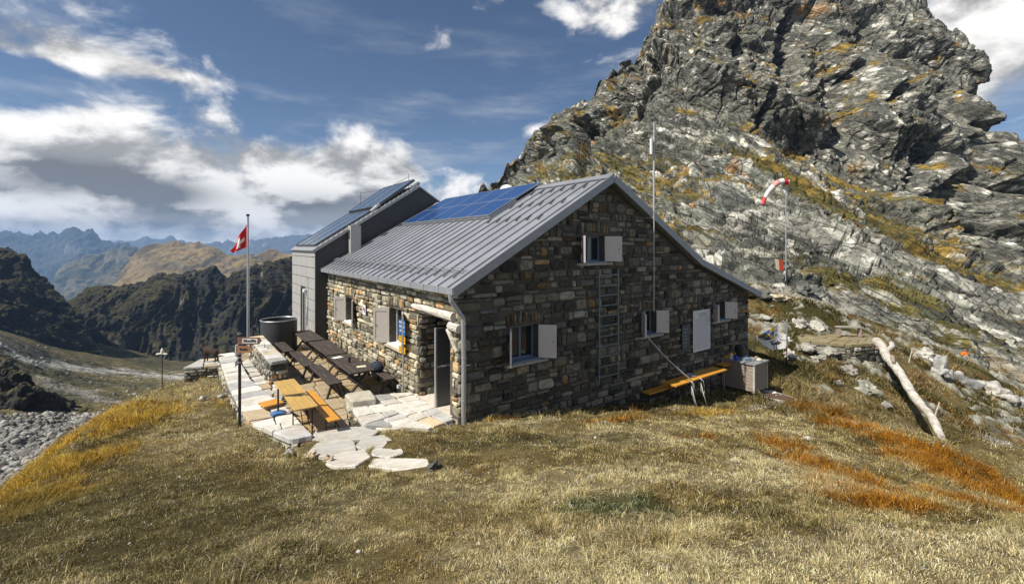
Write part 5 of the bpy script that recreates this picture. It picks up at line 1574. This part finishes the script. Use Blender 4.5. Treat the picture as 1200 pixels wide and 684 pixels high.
# ================================================================== THINGS OUT ON THE BANK AND SLOPE
_mg = _G.reshape(-1, 3); _mpx = CX + _mg[:, 0] / _mg[:, 1] * FOC; _mpy = HY - (_mg[:, 2] - EYE) / _mg[:, 1] * FOC


def slope_d(px, py):
    """distance of the rock slope along a sight line"""
    m = (np.abs(_mpx - px) < 2.2) & (np.abs(_mpy - py) < 3)
    return float(_mg[m][:, 1].min()) if m.any() else 30.


def stand(px, py, dmin=10.):
    """ground or rock point under a sight line, whichever is nearer"""
    h_ = hit(px, py, dmin); ds = slope_d(px, py); a = (px - CX) / FOC; zline = EYE - (py - HY) / FOC * h_[1]
    if h_[1] < dmin + .1 or ds < h_[1]: return at(px, py, ds)
    return h_


# windsock
wp = stand(921, 326); wd_ = wp[1]
ht = 4.1 - (216 - HY) / FOC * wd_ - wp[2]
pole = thing('windsock_pole', 'tall thin grey windsock pole on the rock slope right of the hut', 'pole', (wp[0], wp[1], wp[2] - .2), 0)
b = MB(); b.tube([(0, 0, 0), (0, 0, ht * .5), (0, 0, ht + .2)], [.05, .045, .035], 10); b.build('pole', M_STEEL, pole)
b = MB(); b.tube([(0, -.1, -.2), (.02, -.1, 1.0)], .05, 8); b.build('base_tube', M_IRON, pole)
k_ = wd_ / FOC
sock = MB(); pts = [Vector((q[0] * k_, q[1], q[2] * k_)) for q in [(2, 0, 2), (-4, -.05, 3.5), (-10, -.1, 2), (-16, -.14, -2.5), (-22, -.16, -9), (-26, -.18, -16), (-29, -.2, -24)]]
cl_ = [(.60, .02, .03), (.74, .70, .66), (.70, .28, .26), (.76, .72, .68), (.74, .62, .58), (.62, .06, .07)]
rr_ = [.27, .29, .27, .24, .21, .18, .15]
for i in range(6): sock.col(cl_[i]); sock.tube([pts[i], pts[i + 1]], [rr_[i] * .78, rr_[i + 1] * .78], 14, cap=False)
so2 = sock.build('windsock', M_CLOTH, smooth=True, loc=(wp[0], wp[1], wp[2] + ht)); tag(so2, 'red and white banded windsock drooping to the left of its pole', 'windsock')
b = MB(); b.tube([pts[0] + Vector((0, .24 * math.cos(a), .24 * math.sin(a))) for a in np.linspace(0, 6.283, 17)], .012, 5, cap=False); b.build('ring', M_STEEL, so2)
pn = MB()
for i, c in enumerate(((.70, .62, .42), (.68, .62, .45), (.62, .05, .02), (.62, .05, .02))):
    pn.col(c); x = (-14 + i * 2.2) * k_; sk = .0
    pn.add([(x, 0, .85 + i * -.03), (x + 2.2 * k_, .02, .82 + i * -.03), (x + 2.2 * k_ + .08, .03, .02 - i * .03), (x + .08, 0, .05 - i * .03)], [(0, 1, 2, 3)])
po = pn.build('pennant', M_CLOTH, loc=(wp[0], wp[1] - .12, wp[2] + 4.1 - (316 - HY) / FOC * wd_ - wp[2])); s_ = po.modifiers.new('cloth_thickness', 'SOLIDIFY'); s_.thickness = .005
tag(po, 'small pale and red striped pennant hanging low beside the windsock pole', 'pennant')
b = MB(); b.tube([(-14 * k_, 0, .86), (.02, .1, .80)], .008, 5); b.build('cord', M_IRON, po)

# club flag beside the box
cp = hit(922, 428, 12.); 
fpole = thing('flagpole', 'short pale flagpole stuck in the bank right of the timber box', 'flagpole', (cp[0], cp[1], cp[2] - .2), 0)
hp = 4.1 - (373 - HY) / FOC * cp[1] - cp[2] + .2
b = MB(); b.tube([(0, 0, 0), (0, 0, hp * .45)], .022, 8); b.build('lower_pole', M_IRON, fpole)
b = MB(); b.tube([(0, 0, hp * .45 + .001), (.0, 0, hp)], .032, 8); b.build('upper_pole', M_STEEL, fpole)
fk = cp[1] / FOC


def club(s, t):
    if s > .48 and t > .46:
        k = (int((s - .48) / .17) + int((t - .46) / .18)) % 2
        return (.02, .07, .26) if k else (.50, .33, .03)
    for cx, cy, rx, ry in ((.40, .24, .16, .055), (.27, .31, .06, .06), (.56, .30, .05, .09), (.45, .12, .025, .10), (.33, .12, .022, .10), (.62, .38, .09, .022), (.5, .38, .07, .025), (.20, .40, .05, .05)):
        if ((s - cx) / rx) ** 2 + ((t - cy) / ry) ** 2 < 1: return (.05, .05, .055)
    if s < .4 and .52 < t < .60 or (s < .42 and .72 < t < .78 and s > .12): return (.30, .31, .33)
    return (.80, .79, .76)


def club_shape(s, t):
    top = np.interp(s, [0, .22, .3, .55, .8, 1], [17, 20, 31, 27, 20, 15]); bot = np.interp(s, [0, .3, .6, .85, 1], [1, -1, 0, 5, 11])
    z = (bot + (top - bot) * t) * fk
    return (-s * 33 * fk - .03, .14 * math.sin(s * 6.5 + t) * s ** .6 - .1 * s, z)


cf = flag_mesh('flag', 1, 1, 54, 48, club_shape, club, M_CLOTH, (cp[0], cp[1], 4.1 - (409 - HY) / FOC * cp[1]))
tag(cf, 'white flag with a blue and yellow chequered corner and a black emblem', 'flag')

# goat on the little wall
gt = np.array([-10.85, 16.15, -.10])
gm = bpy.data.meshes.new('goat')
GV = [(0.16, 0, .44), (.0, 0, .46), (-.17, 0, .45), (-.25, 0, .52), (-.31, 0, .60), (-.40, 0, .57), (-.46, 0, .54),   # spine to muzzle (faces -x)
      (-.19, .06, .30), (-.20, .065, .17), (-.19, .065, .02), (-.19, -.06, .30), (-.18, -.065, .17), (-.18, -.065, .02),
      (.19, .06, .32), (.15, .065, .25), (.21, .065, .16), (.19, .065, .02), (.19, -.06, .32), (.17, -.065, .25), (.22, -.065, .16), (.20, -.065, .02), (.24, 0, .42)]
GE = [(0, 1), (1, 2), (2, 3), (3, 4), (4, 5), (5, 6), (2, 7), (7, 8), (8, 9), (2, 10), (10, 11), (11, 12), (0, 13), (13, 14), (14, 15), (15, 16), (0, 17), (17, 18), (18, 19), (19, 20), (0, 21)]
GR = [.105, .11, .105, .07, .062, .045, .028, .05, .026, .02, .05, .026, .02, .06, .042, .024, .02, .06, .042, .024, .02, .03]
gm.from_pydata([(x * 1.05, y, z) for x, y, z in GV], GE, [])
go = bpy.data.objects.new('goat', gm); COL.objects.link(go); gm.materials.append(M_GOAT)
sk = go.modifiers.new('skin', 'SKIN'); sk.use_smooth_shade = True
for v_, r_ in zip(gm.skin_vertices[0].data, GR): v_.radius = (r_, r_)
gm.skin_vertices[0].data[0].use_root = True
ss = go.modifiers.new('smooth', 'SUBSURF'); ss.levels = 2; ss.render_levels = 2
go.location = gt; go.rotation_euler = (0, 0, math.radians(-8)); tag(go, 'dark brown goat standing on the short dry stone wall, looking left', 'goat')
for s_ in (-1, 1):
    b = MB(); b.tube([(-.31, .025 * s_, .64), (-.30, .035 * s_, .70), (-.27, .045 * s_, .745), (-.23, .05 * s_, .76)], [.016, .013, .009, .004], 7); b.build('horn', M_IRON, go)
    b = MB(); b.tube([(-.32, .045 * s_, .625), (-.29, .085 * s_, .64), (-.26, .11 * s_, .635)], [.014, .018, .004], 7); b.build('ear', M_GOAT, go)
b = MB(); b.tube([(.25, 0, .44), (.29, 0, .47), (.31, 0, .44)], [.02, .016, .004], 7); b.build('tail', M_GOAT, go)

# manhole cover
mh = hit(912, 467)
mo = thing('manhole_cover', 'round rusty manhole cover in a pale concrete ring on the grass', 'manhole cover', (mh[0], mh[1], mh[2] + .0), 0)
mo.rotation_euler = (math.atan(float(meadow_h(mh[0], mh[1] + .3) - meadow_h(mh[0], mh[1] - .3)) / .6), -math.atan(float(meadow_h(mh[0] + .3, mh[1]) - meadow_h(mh[0] - .3, mh[1])) / .6), 0)
b = MB(); b.lathe([(.62, -.1), (.62, .06), (.60, .075), (.52, .075), (.50, .05)], 32); b.build('ring', mat('concrete', (.44, .42, .38), rough=.9, var=.25, scale=8, bump=.01), mo)
b = MB(); b.lathe([(.5, .03), (.5, .082), (.47, .09), (.05, .095)], 32)
b.build('lid', mat('rusty_lid', (.11, .065, .04), rough=.7, var=.4, scale=9), mo)
b = MB(); b.tube([(-.1, 0, .095), (-.08, 0, .13), (.08, 0, .13), (.1, 0, .095)], .014, 6); b.build('handle', M_STEEL, mo)


# ------------------------------------------------------------------ boulders and stones
def rock_mesh(seed, sx, sy, sz, base, sub=4, pale=.4, rough=1.):
    import bmesh
    bm = bmesh.new(); bmesh.ops.create_icosphere(bm, subdivisions=sub, radius=1.)
    p = np.array([v.co[:] for v in bm.verts]); f = np.array([[v.index for v in q.verts] for q in bm.faces]); bm.free()
    p0 = p + seed * 7.31
    h1, r1 = crags(p0 * .8, seed); h2, r2 = crags(p0 * 2., seed + 1)
    p = p * (1 + rough * (.75 * h1 + .38 * h2 + .06 * fbm(p0 * 3.5, 3, seed)))[:, None]
    n_ = fbm(p0 * 1.8, 4, seed + 3)
    c = np.tile(np.array(base, float), (len(p), 1)); c = mixc(c, (.56, .54, .48), sstep(.15, .8, n_ + .5 * (r2 - .5)) * pale * .7); c = mixc(c, (.07, .07, .06), sstep(.25, .8, -n_) * .6)
    return p * np.array([sx, sy, sz]), f, c


def boulder(px, py, w, h, label, seed, base=(.26, .26, .235), group=None, name='boulder', pale=.45, cat='boulder', dmin=10., sink=.25, deep=.8):
    g = stand(px, py, dmin); k = g[1] / FOC
    p, f, c = rock_mesh(seed, w * k / 2, w * k / 2 * deep, h * k / 2, base, pale=pale, sub=4 if w > 12 else 3)
    o = np_mesh(name, p, None, c, M_BOULDER, tris=f); o.location = (g[0], g[1] + w * k * .2, g[2] + h * k * (.5 - sink)); o.rotation_euler = (0, 0, seed * 1.7)
    return tag(o, label, cat, group)


boulder(918, 354, 24, 13, 'cream coloured angular block on the slope above the club flag', 901, (.55, .47, .34), pale=.8)
boulder(940, 384, 18, 16, 'pale upright boulder on the bank left of the weathered bench', 902, (.42, .40, .36), pale=.9)
boulder(961, 388, 22, 12, 'broken pale stone just left of the weathered bench', 903, (.40, .38, .34), pale=.9)
boulder(926, 404, 16, 10, 'white stone on the bank beside the short flagpole', 904, (.55, .53, .48), pale=.9)
boulder(930, 424, 20, 18, 'pile of whitish rock at the foot of the short flagpole', 905, (.46, .44, .39), pale=.9)
boulder(1108, 446, 30, 30, 'large white streaked boulder right of the log', 906, (.32, .32, .31), pale=1.)
boulder(1135, 456, 26, 22, 'dark and white boulder behind the large white streaked one', 907, (.22, .22, .22), pale=1.)
boulder(1090, 422, 40, 16, 'flat white rock rib above the log on the bank', 908, (.50, .48, .43), pale=.9)
boulder(1172, 470, 30, 26, 'white speckled boulder at the head of the pale gravel rill', 909, (.40, .39, .36), pale=1.)
boulder(1192, 478, 24, 22, 'grey boulder at the right edge beside the gravel rill', 910, (.28, .28, .26), pale=.7)
boulder(1133, 418, 8, 8, 'vivid orange lichen covered stone on the grey slab', 911, (.55, .15, .015), pale=0.)
boulder(895, 375, 34, 9, 'flat grey slab of rock on the slope behind the hut corner', 912, (.30, .30, .26), pale=.5)
boulder(895, 349, 42, 14, 'dark flat outcrop behind the roof corner', 913, (.12, .125, .115), pale=.2)
boulder(945, 345, 34, 20, 'dark split outcrop on the slope under the windsock pole', 914, (.11, .115, .11), pale=.25)
boulder(1000, 440, 22, 14, 'grey boulder in the scrub below the rubble platform', 915, (.28, .27, .24))
boulder(1022, 462, 26, 18, 'lichen flecked boulder low in the scrub near the log', 916, (.24, .24, .20), pale=.6)
boulder(1042, 480, 16, 10, 'small grey boulder at the edge of the rusty grass by the log', 917, (.28, .27, .24))
boulder(985, 452, 12, 8, 'small pale boulder in the scrub above the rusty grass', 918, (.42, .40, .35), pale=.8)
boulder(960, 425, 20, 12, 'grey boulder under the left end of the rubble platform', 919, (.27, .265, .23))
boulder(905, 463, 26, 6, 'flat white stone beside the manhole cover', 920, (.62, .58, .50), pale=.9, deep=.6)
boulder(698, 514, 5, 3, 'white pebble in the grass between the hut and the rusty streak', 921, (.62, .58, .50), pale=.9, dmin=3.)
boulder(947, 517, 14, 4, 'flat white stone at the upper end of the rusty grass streak', 922, (.62, .58, .50), pale=.9, dmin=3.)
boulder(508, 552, 16, 13, 'dark stone in the grass at the right end of the wide white slab', 923, (.10, .10, .095), pale=.2, dmin=3.)
boulder(384, 543, 14, 12, 'pointed tan stone in the grass below the pale slabs', 924, (.46, .38, .28), pale=.5, dmin=3.)
boulder(362, 538, 18, 9, 'ochre stone left of the pointed tan stone', 925, (.44, .33, .20), pale=.3, dmin=3.)
boulder(338, 532, 12, 8, 'grey stone in the grass left of the ochre stone', 926, (.34, .33, .30), pale=.5, dmin=3.)
boulder(258, 468, 10, 8, 'grey stone in the grass below the goat wall', 927, (.38, .37, .34), pale=.5, dmin=3.)
boulder(236, 468, 8, 5, 'small flat stone left of the grey one below the goat wall', 928, (.46, .45, .42), pale=.7, dmin=3.)
boulder(284, 512, 10, 5, 'flat stone at the foot of the dark signpost', 929, (.48, .46, .41), pale=.7, dmin=3.)
for i, (px, py, w, h) in enumerate([(210, 560, 4, 3), (330, 600, 5, 3), (480, 590, 4, 3), (560, 640, 6, 4), (650, 590, 4, 3), (760, 640, 6, 4), (820, 570, 4, 3), (880, 640, 6, 4), (420, 650, 6, 4), (1010, 620, 5, 3), (1075, 655, 6, 4), (150, 640, 6, 4)]):
    boulder(px, py, w, h, 'tiny whitish stone half hidden in the meadow grass', 940 + i, (.55, .52, .46), 'tiny stones in the meadow', 'stone', .9, 'stone', 2.)

# rubble platform with a weathered bench
pl = [at(942, 418, 22.0), at(1000, 424, 21.6), at(1036, 420, 22.2)]
q0 = at(940, 396, 23.); q1 = at(1040, 398, 22.8)
dry_wall('rubble_platform', 'rough grey rubble retaining wall that carries the weathered bench', [(14.6, 22.6), (16.4, 21.7), (18.4, 22.1), (19.2, 24.2), (15.6, 24.6)], -1.9, -.66, 61, cap=.14, capsize=.7, h=(.10, .40), w=(.2, .9), warm=.1, bright=1.15, hi=.34)
for o in COL.objects:
    if o.parent is not None and o.parent.name.startswith('rubble_platform') and o.name.startswith('coping'):
        ca = o.data.color_attributes['Col'].data
        for i_ in range(len(ca)):
            c_ = ca[i_].color; ca[i_].color = (c_[0] * .62, c_[1] * .55, c_[2] * .33, 1)
wb = thing('bench', 'small weathered grey bench on the rubble platform below the slope', 'bench', (17.6, 23.4, -.63), -.1)
b = MB(); b.box((0, 0, .50), (1.25, .28, .06)); b.build('seat', mat('grey_weathered_board', (.33, .31, .27), rough=.85, var=.3, scale=6, stretch=(1, 8, 8)), wb)
for s_ in (-1, 1):
    b = MB(); b.box((s_ * .52, 0, .23), (.08, .24, .48)); b.build('leg', M_OLDW, wb)

for i, (px, py, w, h, lab) in enumerate([(946, 414, 26, 18, 'grey block leaning on the left end of the rubble platform'), (972, 420, 30, 18, 'broad grey block at the middle foot of the rubble platform'), (1004, 420, 26, 20, 'dark cracked block at the right foot of the rubble platform'), (1024, 410, 22, 16, 'pale block on the right edge of the rubble platform by the log')]):
    boulder(px, py, w, h, lab, 970 + i, (.25, .245, .21) if i != 2 else (.13, .13, .12), pale=.5)
# bleached log down the bank
A_ = np.array(at(1028, 400, 21.6)); B_ = np.array(at(1106, 512, 12.75)); pts = []; rad = []
lrng = np.random.default_rng(4)
for t in np.linspace(0, 1, 24):
    p = A_ * (1 - t) + B_ * t; g = float(meadow_h(p[0], p[1]))
    p[2] = max(p[2], g + .03); r = .185 * (1 - t) + .095 * t
    pts.append((p[0] + .05 * math.sin(t * 17), p[1], p[2] + .03 * math.sin(t * 23))); rad.append(r * lrng.uniform(.82, 1.15))
b = MB(); b.tube(pts, rad, 12); lg = b.build('log', M_LOG); tag(lg, 'long bleached log lying down the bank from the rubble platform to the rusty grass', 'log')
b = MB(); b.tube([pts[4], (pts[2][0] + .4, pts[2][1] - .1, pts[2][2] + .02), (pts[0][0] + .6, pts[0][1] - .1, pts[0][2] - .08)], [.08, .10, .11], 9); b.build('fork', M_LOG, lg)
b = MB(); p = pts[9]; b.tube([(p[0] - .1, p[1], p[2] + .2), (p[0] + .15, p[1] + .35, p[2] + .34), (p[0] + .35, p[1] + .6, p[2] + .2)], [.06, .09, .05], 7); b.build('bark', M_OLDW, lg)
for px0, py0, px1, py1, lab in ((1094, 486, 1101, 471, 'thin pale stick standing up beside the lower part of the log'), (1064, 424, 1069, 409, 'thin pale stick on the bank right of the rubble platform')):
    g = stand(px0, py0); q = at(px1, py1, g[1] + .05)
    b = MB(); b.tube([(0, 0, -.2), (q[0] - g[0], q[1] - g[1], q[2] - g[2])], .02, 6); tag(b.build('stick', M_LOG, loc=tuple(g)), lab, 'stick')

# ================================================================== GRASS
def blades(name, N, dlo, dhi, pw, lo, hi, width, sel=None, clump=0, seed=0, brig=(.55, 1.5), amax=1.28, fleck=.05, dmin=.12, gain=1.):
    r = np.random.default_rng(seed)
    a = r.uniform(-amax, amax, N); t = r.random(N)
    e = 1 - pw; d = (dlo ** e + t * (dhi ** e - dlo ** e)) ** (1 / e)
    x, y = a * d, d.copy()
    cb = np.zeros(N); ox = oy = np.zeros(N)
    if clump:                                             # tussocks: blades gathered round centres
        m_ = N // clump; ci = r.integers(0, m_, N); rad = (.018 + .03 * r.random(m_))[ci] * np.maximum(1, d[:m_][ci] / 6)
        ox = r.normal(0, 1, N) * rad; oy = r.normal(0, 1, N) * rad; cb = r.normal(0, 1, m_)[ci]
        x, y = x[:m_][ci] + ox, y[:m_][ci] + oy
    keep = np.ones(N, bool)
    for poly in [TERR_W, APRON_W, HUT_W] + SLAB_W: keep &= ~in_poly(x, y, poly)
    u, v = uv(x, y)
    keep &= ~((u > -.05) & (u < 14.05) & (v > -.06) & (v < 13))
    keep &= (x - mh[0]) ** 2 + (y - mh[1]) ** 2 > .66 ** 2
    if sel is not None: keep &= sel(x, y, r)
    x, y = x[keep], y[keep]; cb, ox, oy = cb[keep], ox[keep], oy[keep]
    pk_ = np.stack([x, y, 0 * x], -1); dn = fbm(pk_ * 2.2, 3, 71) + .6 * vnoise(pk_ * 7., 72) - 1.3 * sstep(.35, .75, fbm(pk_ * .9, 4, 88))
    k_ = r.random(len(x)) < np.clip(.62 + .75 * dn, dmin, 1.); x, y = x[k_], y[k_]; cb, ox, oy = cb[k_], ox[k_], oy[k_]; n = len(x); d = y
    z = meadow_h(x, y) + meadow_bumps(x, y)
    p = np.stack([x, y, 0 * x], -1)
    c, rust = growth(x, y)
    tus = sstep(-.1, .7, fbm(p * 2.2, 3, 71)); fld = fbm(p * .8, 2, 75) * 3.1 + fbm(p * 4, 2, 76) * 1.6
    sc_ = np.maximum(1., d / 5.)
    H = r.uniform(lo, hi, n) * (.55 + .8 * tus + .9 * rust) * np.minimum(1.7, sc_ ** .5)
    w = width * r.uniform(.6, 1.5, n) * sc_
    th = r.uniform(0, 2 * np.pi, n); lean = np.arctan2(oy, ox) + r.normal(0, .5, n) if clump else fld + r.normal(0, .9, n); L_ = H * r.uniform(.3, 1.5, n)
    rx, ry = np.cos(th) * w / 2, np.sin(th) * w / 2; lx, ly = np.cos(lean) * L_, np.sin(lean) * L_
    P_ = np.zeros((n, 5, 3))
    P_[:, 0] = np.stack([x - rx, y - ry, z - .01], -1); P_[:, 1] = np.stack([x + rx, y + ry, z - .01], -1)
    P_[:, 2] = np.stack([x + rx * .8 + lx * .35, y + ry * .8 + ly * .35, z + H * .62], -1); P_[:, 3] = np.stack([x - rx * .8 + lx * .35, y - ry * .8 + ly * .35, z + H * .62], -1)
    P_[:, 4] = np.stack([x + lx, y + ly, z + H * r.uniform(.6, 1.05, n)], -1)
    br = r.uniform(brig[0], brig[1], n) * np.exp(.32 * cb)
    k = r.random(n)
    c = np.where((k < .16)[:, None] & (rust < .5)[:, None], c * .35 + np.array([.50, .43, .27]) * .65, c)
    c = np.where((k > .86)[:, None] & (rust < .5)[:, None], c * .4 + np.array([.085, .085, .03]) * .6, c)
    fl_ = (r.random(n) < fleck * (1 - rust)) ; c = np.where(fl_[:, None], np.array([.66, .62, .52]), c)
    c = np.clip(c * br[:, None] * gain, .005, .8)
    cc = np.repeat(c[:, None], 5, 1); cc = cc.reshape(-1, 3)
    i = np.arange(n)[:, None] * 5
    quads = np.concatenate([i, i + 1, i + 2, i + 3], 1); tris = np.concatenate([i + 3, i + 2, i + 4], 1)
    o = np_mesh(name, P_.reshape(-1, 3), quads, cc, M_GRASS, tris=tris)
    return tag(o, kind='stuff')


blades('grass', 620000, 2.3, 24., 1.2, .014, .040, .0042, seed=1, fleck=.07, brig=(.45, 1.8), gain=1.35)
blades('turf', 520000, 2.3, 18., 1.2, .008, .024, .0055, seed=5, fleck=.06, brig=(.25, 1.9), dmin=.6, gain=1.15)
blades('tussocks', 270000, 2.5, 16., 1.2, .03, .085, .0042, clump=48, seed=9, fleck=.01, brig=(.55, 1.5), gain=1.2, dmin=.5)
blades('near_turf', 60000, .7, 2.4, .6, .014, .04, .0045, seed=15, amax=2.6, brig=(.45, 1.8), gain=1.3, dmin=.5)
# taller rusty and straw tufts along the brow, at the wall foot and in the rusty patches
def tall(x, y, r):
    _, ru = growth(x, y); u, v = uv(x, y)
    wall = (v < -.05) & (v > -.7) & (u > .3) & (u < 6.5) & (r.random(len(x)) < .45)
    edge = (np.interp(y, _by, _bx) - x > -1.2)
    return (r.random(len(x)) < ru * .8) | wall | (edge & (r.random(len(x)) < .5))
blades('tall_grass', 260000, 3., 22., 1.1, .05, .12, .0042, sel=tall, seed=2, fleck=.01)
def bank(x, y, r):
    p = np.stack([x, y, 0 * x], -1); n_ = fbm(p * 1.1, 3, 91)
    return (x > 8.5) & (y > 13.5) & (y - x * .55 > 7.2) & (n_ + r.normal(0, .15, len(x)) > -.12)
blades('scrub', 420000, 12., 28., .6, .07, .20, .006, sel=bank, seed=3, brig=(.35, 1.3), fleck=0.)
